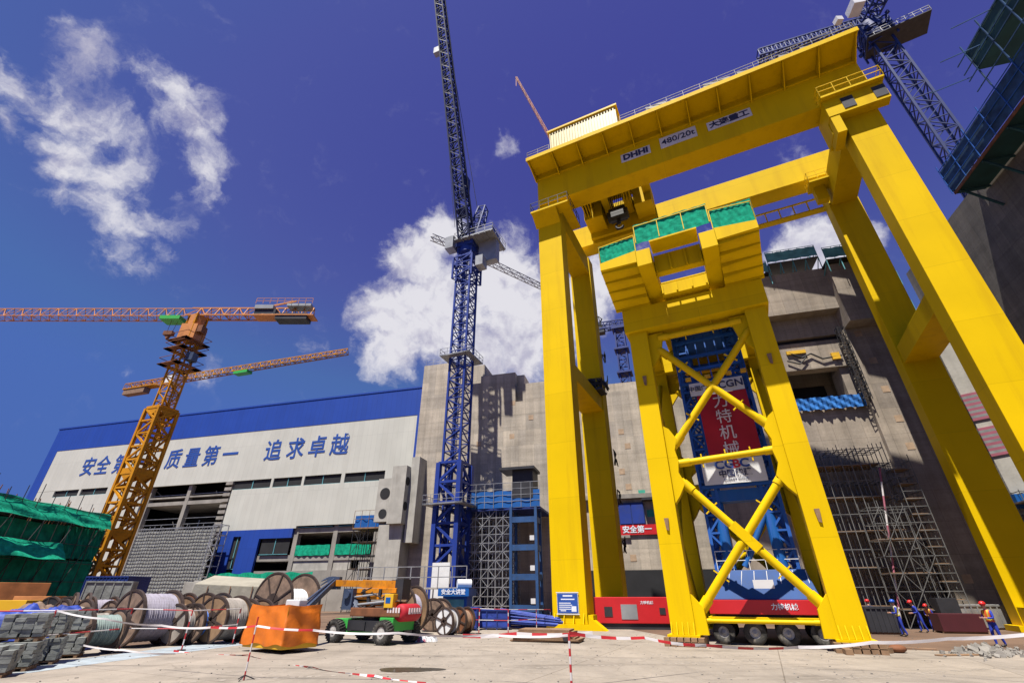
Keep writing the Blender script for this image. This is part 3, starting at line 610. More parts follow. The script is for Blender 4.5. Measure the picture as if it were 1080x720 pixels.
# ------------------------------------------------------------------ big yellow gantry crane
GF = Frame(3.95, 36.5, -25.8)
def build_gantry():
    t = thing('gantry_crane', 'giant yellow portal gantry crane with load rating plates, straddling the braced trestle', 'gantry crane', GF.o, GF.a)
    Y = 'yellow_paint'
    for x in (0, 28):
        for y0 in (0, 10.5):
            m = MB(); m.hexa([(x - 1.25, y0, .35), (x + 1.25, y0, .35), (x + 1.25, y0 + 1.65, .35), (x - 1.25, y0 + 1.65, .35)], [(x - 1.25, y0, 39.45), (x + 1.25, y0, 39.45), (x + 1.25, y0 + 1.65, 39.45), (x - 1.25, y0 + 1.65, 39.45)])
            leg = m.build('leg', Y, t, .03)
            m = MB(); m.box(x - 1.6, x + 1.6, y0 - .35, y0 + 2.0, .0, .345)
            for k in range(4): m.prism([(y0 - .3, .35), (y0 - .01, .35), (y0 - .01, 1.0)], x - 1.1 + k * .7, x - 1.04 + k * .7, 'x')
            m.build('foot_plate', Y, leg)
        m = MB(); m.box(x - 1.1, x + 1.1, 1.66, 10.49, 36.9, 39.4); m.build('tie_beam', Y, t, .03)
        m = MB(); m.box(x - 1.15, x + 1.15, 1.66, 10.49, 18.95, 20.5); m.build('tie_beam', Y, t, .03)
        m = MB(); m.box(x - 1.2, x + 1.2, 1.7, 10.45, .36, 1.4); m.build('sill_beam', Y, t, .03)
    # main girders
    m = MB(); m.box(-1.1, 29.6, -.15, 2.0, 39.5, 43.9); m.build('main_girder', Y, t, .03)
    m = MB(); m.box(-1.1, 29.6, 9.9, 12.0, 40.7, 43.9); m.build('main_girder', Y, t, .03)
    # walkway deck cantilevered from the front girder, carried by ribs
    m = MB(); m.box(-1.4, 29.7, -2.55, -.16, 44.25, 44.4); m.box(-1.4, 29.7, -2.66, -2.55, 44.1, 44.6)
    n = 11
    for k in range(n + 1):
        x = -1.2 + k * 30.7 / n; m.prism([(-2.5, 44.24), (-.16, 44.24), (-.16, 43.1), (-2.5, 44.05)], x - .05, x + .05, 'x')
    m.box(-1.3, 29.6, -.28, -.16, 43.35, 43.5)
    m.box(-1.4, 29.7, -.15, 2.0, 43.92, 44.4)
    w = m.build('walkway', Y, t)
    m = MB(); m.rail([(9.2, -2.5, 44.4), (29.6, -2.5, 44.4), (29.6, 1.9, 44.4)], 1.15, .022, 1.6, mids=3); m.build('railing', 'rail_grey', w)
    m = MB(); m.rail([(-1.3, 1.9, 44.4), (-1.3, -2.5, 44.4), (1.3, -2.5, 44.4)], 1.15, .022, 1.3, mids=3); m.build('railing', 'rail_grey', w)
    rr = random.Random(2)
    for x, l in ((12.8, 2.0), (14.8, 1.2), (18.5, 2.4), (20.8, 1.0), (24.2, .8), (25.8, .6)): m = MB(); m.rbox((x, -2.0, 44.8 + .2 * rr.random()), (l, .7, .5 + .3 * rr.random()), .1); m.build('cable_box', 'rail_grey', w)
    # electrical house on the walkway
    m = MB(); m.box(1.4, 8.9, -2.3, .8, 44.45, 47.6); cab = m.build('electrical_cabin', 'cream_panel', t)
    m = MB()
    for k in range(24): m.bar((1.5 + k * .312, -2.36, 44.7), (1.5 + k * .312, -2.36, 47.3), .13, .1)
    m.build('corrugation', 'cream_panel', cab)
    m = MB(); m.box(1.2, 9.1, -2.5, 1.0, 47.61, 47.85); m.build('cabin_roof', 'yellow_tube', cab)
    m = MB(); m.box(1.35, 8.95, -2.36, -2.31, 44.42, 44.75); m.box(5.2, 6.6, -2.4, -2.31, 44.45, 45.0); m.build('cabin_sill', 'yellow_tube', cab)
    m = MB(); m.lattice((2.4, 1.2, 44.4), (-3.0, -1.6, 62.5), .3, .18, 26, .035, .025); m.bar((-3.0, -1.6, 62.5), (-3.0, -1.6, 60.6), .05); m.build('service_boom', 'crane_orange', t)
    # maintenance platforms at the leg heads
    y0 = -1.35
    m = MB(); m.box(-1.55, 2.6, y0, -.02, 37.5, 37.7); m.box(1.6, 2.6, -.02, 3, 37.5, 37.7); m.prism([(y0, 37.49), (-.02, 37.49), (-.02, 36.3)], -1.45, 1.25, 'x')
    pf = m.build('leg_platform', Y, t)
    m = MB(); m.rail([(-1.55, .4, 37.7), (-1.55, y0, 37.7), (2.6, y0, 37.7), (2.6, 2.6, 37.7)], 1.15, .03, 1.1, mids=2); m.build('railing', 'dark_steel', pf)
    m = MB(); m.box(25.6, 30.1, y0, -.16, 39.2, 39.4); m.box(25.7, 30.0, -.9, -.02, 37.2, 39.19); m.box(25.7, 26.5, -.02, 1.9, 36.0, 39.19); m.box(25.75, 26.4, -.85, 1.2, 35.2, 37.19)
    pf = m.build('leg_platform', Y, t)
    m = MB(); m.rail([(25.6, 1.5, 39.4), (25.6, y0, 39.4), (30.1, y0, 39.4), (30.1, -.2, 39.4)], 1.2, .03, 1.0, mids=2); m.build('railing', 'yellow_tube', pf)
    for x in (26.9, 29.1): m = MB(); m.box(x, x + .85, -.96, -.905, 37.5, 38.8); m.build('hatch', 'dark_steel', pf)
    # service gallery under the rear girder at its right end
    m = MB(); m.box(16, 27.2, 12.2, 13.0, 38.3, 38.45)
    for k in range(9): m.bar((16 + k * 1.38, 12.95, 38.4), (16 + k * 1.38, 12.95, 40.3), .12)
    m.bar((16, 12.95, 40.3), (27.2, 12.95, 40.3), .16); m.box(25.2, 27.6, 8.0, 9.85, 38.6, 38.8); m.box(25.6, 26.6, 9, 9.85, 36.9, 38.59)
    gy = m.build('service_gallery', Y, t)
    m = MB(); m.rail([(25.2, 9.7, 38.8), (25.2, 8.0, 38.8), (27.6, 8.0, 38.8)], 1.1, .03, .8); m.build('railing', 'yellow_tube', gy)
    # cable trays, ladders and clutter up the legs
    rr = random.Random(9)
    for z in (6.2, 10.5, 14.3, 22.5, 26, 30.5):
        m = MB(); pts = [Vector((1.32 + rr.uniform(0, .4), 12.0 + rr.uniform(-.25, .25), z + rr.uniform(-.9, .9))) for k in range(14)]; m.path(pts, .05, 6); m.build('cable_loop', 'rubber_black', t)
    m = MB(); m.box(-1.0, 1.8, 8.4, 10.3, 20.55, 20.7)
    for k in range(40): m.rbox((rr.uniform(-.9, 1.7), rr.uniform(8.5, 10.2), 20.9 + rr.random() * 1.2), (rr.uniform(.1, .6), rr.uniform(.1, .6), rr.uniform(.1, .5)), rr.random())
    m.rail([(-1, 8.4, 20.7), (1.8, 8.4, 20.7), (1.8, 10.3, 20.7)], 1.1, .03, .7); m.build('tie_platform', 'dark_steel', t)
    # hoisting trolley between the girders
    m = MB(); m.box(2.2, 10.2, .6, 2.0, 44.45, 46.2); m.box(2.2, 10.2, 9.8, 11.6, 44.0, 46.2)
    for x in (2.2, 4.6, 7.0, 9.4): m.box(x, x + .9, 2.0, 9.8, 43.2, 45.4)
    m.box(2.2, 4.4, 6.6, 9.7, 41.8, 45.0); m.box(8.2, 10.2, 6.6, 9.7, 41.8, 45.0); m.box(2.2, 10.2, 9.2, 9.7, 41.0, 45.0)
    for k in range(7): m.prism([(2.1, 45), (6.6, 45), (6.6, 42.2), (2.1, 44.2)], 2.4 + k * .32 + (3.6 if k > 3 else 0), 2.5 + k * .32 + (3.6 if k > 3 else 0), 'x')
    m.box(3.2, 9.0, 3, 8.5, 45.4, 47.2)
    tr = m.build('trolley', Y, t)
    m = MB()
    for k in range(8): m.tube((5.3 + k * .32, 5.6, 45), (5.75 + k * .15, 5.8, 40.6), .04, 5)
    m.build('hoist_rope', 'rubber_black', tr)
    m = MB(); m.box(5.4, 7.3, 5.2, 6.4, 39.7, 40.9); m.tube((5.2, 5.8, 40.2), (7.5, 5.8, 40.2), .62, 16); m.tube((6.35, 5.8, 39.7), (6.35, 5.8, 39.0), .22, 10)
    for k in range(7):
        a0, a1 = math.pi * (.5 + k * .2), math.pi * (.5 + (k + 1) * .2)
        m.tube((6.35 + .42 * math.cos(a0), 5.8, 38.6 + .42 * math.sin(a0)), (6.35 + .42 * math.cos(a1), 5.8, 38.6 + .42 * math.sin(a1)), .14, 8)
    m.build('hook_block', 'rubber_black', tr)
    # name plates
    for (x0, x1, z, h, txt, ts, bd) in ((8.4, 11.4, 41.95, 1.15, 'DHHI', 1.05, .05), (12.4, 15.9, 42.1, 1.5, '480/20t', 1.02, .012), (16.9, 20.8, 42.0, 1.15, '大连重工', .88, .03)):
        m = MB(); m.box(x0, x1, -.2, -.16, z - h / 2, z + h / 2); s = m.build('sign_plate', 'plate_white', t)
        lettering(txt, ts, 'letter_dark', s, ((x0 + x1) / 2, -.22, z), FACE, bd, .01, sx=1.0)
    m = MB(); m.box(-.85, .7, -.08, -.02, .95, 2.2); m.box(-.9, .75, -.1, -.081, .9, .95); m.box(-.9, .75, -.1, -.081, 2.2, 2.25); m.build('notice_board_frame', 'white_paint', t)
    m = MB(); m.box(-.82, .67, -.11, -.081, 1.0, 2.15); s = m.build('notice_board', 'letter_blue', t)
    m = MB(); rr = random.Random(4)
    for z in (1.2, 1.32, 1.44, 1.56): m.box(-.7, .1 + rr.random() * .4, -.115, -.111, z, z + .05)
    m.box(-.6, -.2, -.115, -.111, 1.1, 1.16); m.box(.2, .55, -.115, -.111, 1.08, 1.4); m.box(-.55, .45, -.115, -.111, 1.78, 1.85); m.box(-.4, .3, -.115, -.111, 1.98, 2.07); m.build('notice_text', 'letter_light', s)
    m = MB(); m.box(1.4, 1.75, -.3, .6, 0.0, .9); m.prism([(1.4, 0), (2.6, 0), (1.5, .8)], -.4, .3, 'y'); m.build('anchor_bracket', Y, t)
build_gantry()

# ------------------------------------------------------------------ inner yellow trestle
PF = Frame(7.8, 25.1, -25.8)
def node(m, x, z, y=0, r=.62): m.tube((x, y - .2, z), (x, y - .12, z), r, 12)
def build_trestle():
    t = thing('lifting_trestle', 'yellow braced lifting trestle standing astride the blue transporter', 'trestle', PF.o, PF.a)
    Y = 'yellow_paint'; TB = 'yellow_tube'
    X0, X1, YB, W_, ZT = .15, 6.85, 7.2, .55, 16.55
    for x in (X0, X1):
        for y in (0, YB):
            lean = 0
            m = MB(); b = W_
            m.hexa([(x - b, y, .45), (x + b, y, .45), (x + b, y + .95, .45), (x - b, y + .95, .45)], [(x - b, y, ZT), (x + b, y, ZT), (x + b, y + .95, ZT), (x - b, y + .95, ZT)])
            leg = m.build('leg', Y, t, .02)
            m = MB(); m.box(x - .72, x + .72, y - .2, y + 1.15, .36, .449)
            for k in range(5): m.prism([(y - .18, .45), (y - .01, .45), (y - .01, .95)], x - .5 + k * .25 - .02, x - .48 + k * .25, 'x')
            s = 1 if x == X0 else -1
            m.prism([(x + s * W_, .45), (x + s * 1.1, .45), (x + s * 1.05, 1.5), (x + s * W_, 2.1)], y + .1, y + .5, 'y')
            m.build('foot_plate', Y, leg)
            if y == 0:
                m = MB()
                for z in (13.2, 5.2): m.prism([(x - .1, z + .3), (x + .12, z + .3), (x + .07, z - .3), (x - .05, z - .25)], -.09, -.01, 'y')
                m.build('lifting_lug', 'wood', leg)
    m = MB(); m.box(X0 - .75, X1 + .75, -.25, 1.3, ZT, 18.2); m.build('cap_beam', Y, t, .03)
    m = MB(); m.box(X0 - .75, X1 + .75, YB - .3, YB + 1.2, ZT, 18.2); m.build('cap_beam', Y, t, .03)
    for x in (X0, X1): m = MB(); m.box(x - .5, x + .5, 1.31, YB - .31, ZT + .2, 18.1); m.build('side_beam', Y, t)
    # cantilever girders carrying the head platform
    for x in (1.65, 5.25):
        m = MB(); m.hexa([(x - .42, -3.4, 19.0), (x + .42, -3.4, 19.0), (x + .42, YB + 1, 18.21), (x - .42, YB + 1, 18.21)], [(x - .42, -3.4, 20.15), (x + .42, -3.4, 20.15), (x + .42, YB + 1, 20.1), (x - .42, YB + 1, 20.1)]); m.build('cantilever_girder', Y, t, .02)
    for y, z0, z1 in ((-2, 19.2, 20.5), (-.5, 18.5, 19.3)):
        m = MB(); m.box(2.08, 4.82, y, y + .5, z0, z1)
        for x in (2.15, 3.0, 3.9, 4.72): m.box(x - .05, x + .05, y - .14, y, z0 + .05, z1 - .1)
        m.build('cross_beam', Y, t)
    # winged brackets, left and right, ribbed underneath
    for s, xi, xo in ((-1, 1.22, -.98), (1, 5.68, 7.8)):
        m = MB()
        m.hexa([(xi, -3.4, 19.42), (xo, -3.4, 19.42), (xo, .0, 18.3), (xi, .0, 18.3)], [(xi, -3.4, 19.5), (xo, -3.4, 19.5), (xo, .0, 18.38), (xi, .0, 18.38)])
        m.hexa([(xi, -3.42, 19.35), (xo, -3.42, 19.42), (xo, -3.3, 19.42), (xi, -3.3, 19.35)], [(xi, -3.42, 20.2), (xo, -3.42, 19.95), (xo, -3.3, 19.95), (xi, -3.3, 20.2)])
        for k in range(5):
            y = -3.2 + k * .75; m.prism([(xi, 19.4 - (y + 3.4) * .33), (xo, 19.4 - (y + 3.4) * .33), (xo, 19.33 - (y + 3.4) * .33), (xi, 19.16 - (y + 3.4) * .33)], y - .04, y + .04, 'y')
        m.hexa([(xi, -3.3, 20.05), (xo, -3.3, 19.9), (xo, 3, 19.9), (xi, 3, 20.05)], [(xi, -3.3, 20.15), (xo, -3.3, 20.0), (xo, 3, 20.0), (xi, 3, 20.15)])
        m.build('wing_bracket', Y, t)
    m = MB(); m.box(2.1, 4.8, -3.35, -2.1, 20.6, 20.7); m.box(1.9, 5.0, .6, YB, 20.1, 20.2); m.build('deck_plate', Y, t)
    for pts, h in (([(-.95, 2, 20.0), (-.95, -3.35, 20.0), (1.25, -3.35, 20.2)], 1.25), ([(1.34, -3.35, 20.8), (5.56, -3.35, 20.8)], 1.3), ([(5.64, -3.35, 20.2), (7.8, -3.35, 20.0), (7.8, 2, 20.0)], 1.4)): m = MB(); m.rail(pts, h, .028, 1.5, mids=1); m.build('railing', TB, t)
    # tubular bracing on front and back
    for y in (.5, YB + .5):
        def tb(a, b, r=.2, lugs=3):
            m = MB(); m.tube((a[0], y, a[1]), (b[0], y, b[1]), r, 14)
            A, B = Vector((a[0], y, a[1])), Vector((b[0], y, b[1])); d = (B - A).normalized(); n = Vector((d.z, 0, -d.x))
            for f in (.06, .94): m.tube(A.lerp(B, f) - d * .3, A.lerp(B, f) + d * .3, r * 1.22, 14)
            for k in range(lugs):
                c = A.lerp(B, (k + 1) / (lugs + 1)); s = -1 if k % 2 else 1; m.bar(c + n * r * s, c + n * (r + .22) * s, .16, .06); m.bar(c - n * r * s, c - n * (r + .16) * s, .14, .06)
            m.build('brace', TB, t)
        tb((1.2, 15.3), (6.0, 9.7)); tb((6.35, 15.5), (1.05, 9.2)); tb((1.2, 8.3), (6.0, 8.5), .17); tb((6.1, 7.4), (.95, 1.3)); tb((1.15, 7.4), (6.2, 1.5)); tb((1.3, 16.1), (6.0, 16.1), .2, 2); tb((.8, 1.0), (6.2, 1.0), .09, 0)
        for x, s in ((X0 + W_, 1), (X1 - W_, -1)):
            m = MB()
            m.prism([(x - s * .1, 10.5), (x + s * .3, 10.2), (x + s * .62, 9.6), (x + s * .42, 9.0), (x + s * .52, 8.4), (x + s * .42, 7.8), (x + s * .66, 7.2), (x + s * .3, 6.6), (x - s * .1, 6.1)], y - .25, y + .25, 'y')
            m.build('gusset_plate', Y, t); m = MB()
            m.prism([(x, 16.4), (x + s * .9, 16.4), (x + s * .6, 15), (x, 14.2)], y - .12, y + .12, 'y'); m.build('gusset_plate', Y, t)
        m = MB(); m.rbox((3.65, y, 4.5), (1.5, .46, .46), 0, 0, (0, R_(50)))
        m.build('gusset_plate', Y, t)
    for x in (X0, X1):                                    # bracing on the two sides
        for (a, b) in (((1, 15.5), (7, 9.5)), ((7, 15.5), (1, 9.5)), ((1, 8), (7, 1.5)), ((7, 8), (1, 1.5)), ((1, 8.8), (7, 8.8))):
            m = MB(); m.tube((x, a[0], a[1]), (x, b[0], b[1]), .18, 12); m.build('brace', TB, t)
    # green safety nets round the head platform
    for lab, x0, x1, z0, h in (('narrow left piece of green safety netting on the trestle head', -1.0, 1.3, 20.05, 1.3), ('wide middle piece of green safety netting on the trestle head', 1.3, 5.6, 20.75, 1.5), ('right piece of green safety netting on the trestle head', 5.65, 7.85, 20.05, 1.6)):
        m = MB(); m.sheet(lambda u, v: (x0 + (x1 - x0) * u, -3.29 + .02 * math.sin(u * 47 + v * 9) + .015 * math.sin(v * 23 + u * 17 + 2 * math.sin(u * 13)), z0 + h * v + .015 * math.sin(u * 21)), 40, 10)
        s = -1 if x0 < 0 else 1; xe = x0 if x0 < 2 and x0 < 0 else x1
        if x0 != 1.3: m.sheet(lambda u, v: (xe - s * .08 + .03 * math.sin(u * 23 + v * 4), -3.27 + 4.2 * u, z0 + h * v), 30, 8)
        else: m.sheet(lambda u, v: (x0 + (x1 - x0) * u, -3.35 + .9 * v, z0 + h * .9 - .5 * v + .06 * math.sin(u * 33)), 30, 4)
        o = m.build('safety_net', 'green_net_bright'); o.location = PF.o; o.rotation_euler = (0, 0, PF.a); tag(o, lab, 'safety net', 'green nets on the trestle head')
    for x in (X0, X1):
        m = MB()
        for k in range(6): m.box(x - .85 + k * .3, x - .6 + k * .3, -.5, 1.4, .2, .355); m.box(x - .85 + k * .3, x - .6 + k * .3, -.5, 1.4, .0, .17)
        m.box(x - .85, x + .9, -.4, 1.3, .171, .199)
        o = m.build('timber_mat', 'wood'); o.location = PF.o; o.rotation_euler = (0, 0, PF.a)
        tag(o, 'stacked timber blocks under the ' + ('left' if x < 2 else 'right') + ' front foot of the yellow trestle', 'timber mat', 'timber mats under the trestle')
build_trestle()

# ------------------------------------------------------------------ blue transporter, lifting tower and banners inside the trestle
def build_transporter():
    t = thing('transporter', 'low multi wheel transporter with red skirt and blue deck inside the trestle', 'transporter', PF.w(0, 1.6), PF.a)
    m = MB(); m.box(1.3, 6.3, 0, 6.4, 1.25, 1.85); m.build('skirt', 'red_paint', t, .02)
    lettering('力特机械', .28, 'letter_light', t, (4.6, -.012, 1.55), FACE, .005, .004)
    m = MB(); m.box(1.2, 6.4, -.05, 6.4, .98, 1.14); m.build('side_rail', 'yellow_tube', t, .02)
    m = MB(); m.box(1.5, 6.2, .3, 6.2, .95, 1.24); m.build('chassis', 'dark_steel', t)
    for y in (.35, 2.2, 4.2):
        for x in (1.75, 3.12, 4.5, 5.9):
            m = MB(); m.lathe([(-.17, .24), (-.17, .46), (-.12, .5), (.12, .5), (.17, .46), (.17, .24)], (x, y, .5), (0, 1, 0), 22); w = m.build('wheel', 'tyre', t)
            m = MB(); m.lathe([(-.14, .0), (-.15, .1), (-.1, .12), (-.08, .2), (-.14, .245), (.14, .245), (.14, 0)], (x, y, .5), (0, 1, 0), 18); m.build('rim', 'rim_grey', w)
            m = MB(); m.prism([(x - .14, 1.25), (x + .14, 1.25), (x + .08, .55), (x - .08, .55)], y + .24, y + .4, 'y'); m.build('suspension', 'wood', w)
    t = thing('lifting_tower', 'tall blue lattice jacking tower standing on the transporter', 'lifting tower', PF.w(0, 2.0), PF.a)
    m = MB(); m.hexa([(1.4, -.2, 1.86), (6.2, -.2, 1.86), (6.2, 5.5, 1.86), (1.4, 5.5, 1.86)], [(1.9, .3, 3.15), (5.9, .3, 3.15), (5.9, 5, 3.15), (1.9, 5, 3.15)]); m.build('base_deck', 'base_blue', t, .02)
    m = MB()
    for k in range(8): m.bar((1.6 + k * .62, -.14 + .02, 1.95), (1.98 + k * .56, .27, 3.1), .03)
    m.rail([(2, .4, 3.15), (5.8, .4, 3.15)], .9, .02, .7); m.build('deck_rib', 'white_paint', t)
    m = MB(); m.box(3.5, 4.4, -.02, -.0, 2.3, 2.7); m.build('data_plate', 'plate_white', t)
    for x in (2.3, 5.3):
        for y in (.9, 4.0): m = MB(); m.lattice((x, y, 3.15), (x, y, 17.5), .75, .75, 16, .16, .1); m.build('mast', 'deck_blue', t)
    m = MB()
    for x in (2.6, 5.0): m = MB(); m.tube((x, .6, 3.2), (x, .8, 6.6), .28, 14); m.build('hydraulic_leg', 'bright_blue', t)
    m = MB(); m.tube((3.3, .5, 3.3), (5.2, .7, 6.4), .16, 10); m.box(2.4, 5.2, .5, 1.3, 6.5, 7.1); m.build('jack_beam', 'bright_blue', t, 0)
    m = MB()
    for z in (7.2, 13.4, 14.3, 15.2, 16.3):
        
        for y in (.3, 4.4): m = MB(); m.box(2.0, 5.6, y, y + .2, z, z + .18); m.build('cross_frame', 'deck_blue', t)
    m = MB()
    for k in range(7): m.bar((2.1 + k * .57, .4, 13.2), (2.1 + k * .57, .4, 17.3), .07)
    m.box(1.9, 5.7, .2, 4.7, 17.2, 17.6); m.build('head_frame', 'deck_blue', t)
    for x in (2.3, 3.4, 4.6, 5.4): m = MB(); m.box(x, x + .3, -.1, .25, 13.6, 13.75); m.build('work_lamp', 'lift_yellow', t)
    # banners hang from the tower
    b = thing('banner', 'tall red vertical banner with white characters hung on the blue tower', 'banner', PF.w(0, 2.15), PF.a)
    m = MB(); m.sheet(lambda u, v: (2.72 + 2.7 * u, .03 * math.sin(u * 7 + v * 5), 8.7 + 3.85 * v), 16, 16); m.build('cloth', 'banner_red', b)
    for k, ch in enumerate('力特机械'): lettering(ch, .88, 'letter_white', b, (3.95, -.06, 12.0 - k * .95), FACE, .006, .004)
    b = thing('banner', 'white top strip banner with dark initials above the red banner', 'banner', PF.w(0, 2.12), PF.a)
    m = MB(); m.sheet(lambda u, v: (2.4 + 3.0 * u, .02 * math.sin(u * 9), 12.58 + .82 * v), 12, 3); m.build('cloth', 'white_paint', b)
    lettering('中国广核', .36, 'letter_dark', b, (3.05, -.04, 13.0), FACE, .004, .004); lettering('CGN', .62, 'letter_dark', b, (4.7, -.04, 13.0), FACE, .012, .004)
    b = thing('banner', 'white lower banner with blue and red initials under the red banner', 'banner', PF.w(0, 2.12), PF.a)
    m = MB(); m.sheet(lambda u, v: (2.2 + 3.15 * u, .02 * math.sin(u * 9), 7.35 + 1.3 * v), 12, 3); m.build('cloth', 'white_paint', b)
    lettering('CG', .62, 'letter_blue', b, (3.4, -.04, 8.35), FACE, .018, .004, sx=1.15); lettering('B', .62, 'letter_red', b, (4.0, -.04, 8.35), FACE, .018, .004, sx=1.15); lettering('C', .62, 'letter_blue', b, (4.42, -.04, 8.35), FACE, .018, .004, sx=1.15)
    lettering('中国能建', .42, 'letter_dark', b, (3.85, -.04, 7.86), FACE, .01, .004); lettering('ENERGY CHINA', .17, 'letter_dark', b, (3.85, -.04, 7.54), FACE, .002, .004)
build_transporter()

def build_power_pack():
    F = Frame(5.95, 37.4, -10)
    t = thing('power_pack', 'red steel power pack box between the two yellow left legs', 'power pack', F.o, F.a)
    m = MB(); m.box(-.4, 5.6, 0, 1.8, .35, 1.95); m.build('housing', 'red_paint', t, .04)
    m = MB(); m.box(-.3, 5.5, .1, 1.7, .0, .34); m.build('skid', 'dark_steel', t)
    m = MB(); m.box(1.7, 2.8, -.03, .01, .6, 1.5); m.build('vent', 'grey_steel', t)
    m = MB(); m.box(.55, 1.1, -.03, .01, .75, 1.35); m.box(4.3, 4.7, -.03, .01, .9, 1.3); m.build('hatch', 'dark_steel', t)
    lettering('力特机械', .22, 'letter_light', t, (3.5, -.012, 1.6), FACE, .004, .004)
    m = MB(); m.tube((5.6, .4, .7), (6.4, .3, .7), .3, 12); m.tube((5.62, .4, 1.2), (6.2, .6, 1.25), .16, 10); m.build('coupling', 'lift_yellow', t)
    m = MB()
    for k in range(12): m.rbox((5.8 + .05 * k, .2 + .08 * (k % 4), .9 + .06 * (k % 5)), (.2, .2, .3), k)
    m.build('engine', 'dark_steel', t)
build_power_pack()

# ------------------------------------------------------------------ cranes
def build_yellow_crane():
    B = Vector((-44.3, 55, 0)); A = R_(-20)
    t = thing('tower_crane', 'orange yellow hammerhead tower crane standing in front of the white hall', 'tower crane', B, 0)
    Mr = Matrix.Rotation(A, 3, 'Z')
    def V(x, y, z): v = Mr @ Vector((x, y, 0)); return (v.x, v.y, z)
    m = MB(); up = tuple(Mr @ Vector((0, 1, 0)))
    m.lattice((0, 0, 0), (0, 0, 22.5), 2.4, 2.4, 14, .34, .2, up=up); m.lattice((0, 0, 0), (0, 0, 22.5), 1.3, 1.3, 14, .1, .1, up=up); m.build('lower_mast', 'crane_yellow', t)
    m = MB(); m.lattice((0, 0, 22.5), (0, 0, 36.5), 1.6, 1.6, 12, .18, .1, up=up); m.build('upper_mast', 'crane_yellow', t)
    m = MB()
    for z in (8.0, 14.6, 22.3):
        m = MB()
        for k in range(4):
            a = A + k * math.pi / 2; d = Vector((math.cos(a), math.sin(a), 0)); s = Vector((-d.y, d.x, 0))
            q = [d * 1.25 + s * 1.2, d * 1.25 - s * 1.2, d * 1.25]
            m.add([q[0] + Vector((0, 0, z + .5)), q[1] + Vector((0, 0, z + .5)), q[2] + Vector((0, 0, z - .9)), q[0] + Vector((0, 0, z)) , q[1] + Vector((0, 0, z))], [(0, 3, 2, 4, 1)])
        m.build('climbing_collar', 'crane_yellow', t)
    m = MB()
    for z in (28.6, 30.9, 32.2):
        m = MB()
        for k in range(4):
            a = A + k * math.pi / 2; d = Vector((math.cos(a), math.sin(a), 0)); s = Vector((-d.y, d.x, 0))
            m.bar(d * 1.35 + s * 1.8 + Vector((0, 0, z)), d * 1.35 - s * 1.8 + Vector((0, 0, z)), .9, .12)
        for k in range(4):
            a = A + k * math.pi / 2; d = Vector((math.cos(a), math.sin(a), 0)); s = Vector((-d.y, d.x, 0))
            m.bar(d * 1.8 + s * 1.8 + Vector((0, 0, z + .9)), d * 1.8 - s * 1.8 + Vector((0, 0, z + .9)), .06)
        m.build('work_platform', 'rust', t)
    m = MB(); m.box(-1.1, 1.1, -1.1, 1.1, 32.6, 34.8); m.tube((0, 0, 34.6), (0, 0, 36.4), 1.0, 16); m.build('slewing_unit', 'crane_orange', t)
    m = MB(); m.box(1.2, 2.1, -1.2, -.1, 29.2, 30.3); m.build('operator_cab', 'lamp_housing', t)
    m = MB(); m.box(1.12, 1.8, -1.0, .1, 33.6, 34.6); m.build('control_cabinet', 'rust', t)
    m = MB(); m.lattice((-1.4, 0, 37.1), (-60, 0, 37.1), 1.5, 1.5, 46, .10, .06, h0=1.7, h1=1.5, tri=True); m.build('jib', 'crane_orange', t)
    m = MB(); m.lattice((-1.4, 0, 37.2), (16, 0, 37.2), 1.5, 1.5, 13, .16, .09, h0=1.6, h1=1.6, tri=True); m.box(8, 16.5, -.9, .9, 36.3, 36.45); m.build('counter_jib', 'crane_orange', t)
    m = MB(); m.box(11.2, 15.6, -.8, .8, 35.75, 36.7); m.box(8.0, 11, -.7, .7, 36.5, 37.4); m.build('counterweight', 'dark_steel', t)
    m = MB(); m.box(8, 10.6, -.9, .9, 37.4, 38.0); m.build('winch_house', 'grey_steel', t)
    m = MB(); m.box(12.4, 15.8, -.8, .8, 37.9, 38.3); m.build('winch_cover', 'grey_steel', t)
    m = MB(); m.rail([(8, -.9, 38.2), (16, -.9, 38.2)], .9, .03, 1); m.bar((10, 0, 38.4), (13.2, 0, 39.2), .2); m.build('railing', 'crane_orange', t)
    m = MB(); m.box(-4.8, -2.0, -.9, .9, 35.7, 36.25); m.build('trolley', 'green_paint', t)
    m = MB(); m.tube((-3.4, -.3, 35.8), (-3.4, -.3, 34.0), .03, 5); m.tube((-3.0, .3, 35.8), (-3.2, .3, 34.0), .03, 5); m.box(-3.9, -2.7, -.3, .3, 33.5, 34.1); m.prism([(-3.6, 33.5), (-3.0, 33.5), (-3.3, 32.8)], -.2, .2, 'y'); m.build('hook_block', 'rust', t)
    # far crane behind it
    t = thing('tower_crane', 'distant orange hammerhead crane whose jib crosses behind the nearer mast', 'tower crane', (-103.6, 130, 0), math.atan2(-24.6, 78.2))
    m = MB(); m.lattice((0, 0, 0), (0, 0, 59), 2.2, 2.2, 26, .25, .14); m.build('mast', 'crane_yellow', t)
    m = MB(); m.lattice((1, 0, 61), (61, 0, 61), 1.9, 1.5, 34, .2, .12, h0=2.2, h1=1.6, tri=True); m.build('jib', 'crane_yellow', t)
    m = MB(); m.lattice((-1, 0, 60.6), (-21.5, 0, 60.6), 2, 2, 9, .2, .12); m.box(-21.5, -8, -1.2, 1.2, 59.6, 59.9); m.build('counter_jib', 'crane_yellow', t)
    m = MB(); m.box(-21, -12, -1, 1, 57.8, 59.9); m.build('counterweight', 'drum_brown', t)
    m = MB(); m.box(-3.5, 0, -1.4, 1.4, 59.5, 62); m.build('slewing_unit', 'white_paint', t)
    m = MB(); m.box(23, 28, -1, 1, 59, 59.8); m.build('trolley', 'green_paint', t)
build_yellow_crane()

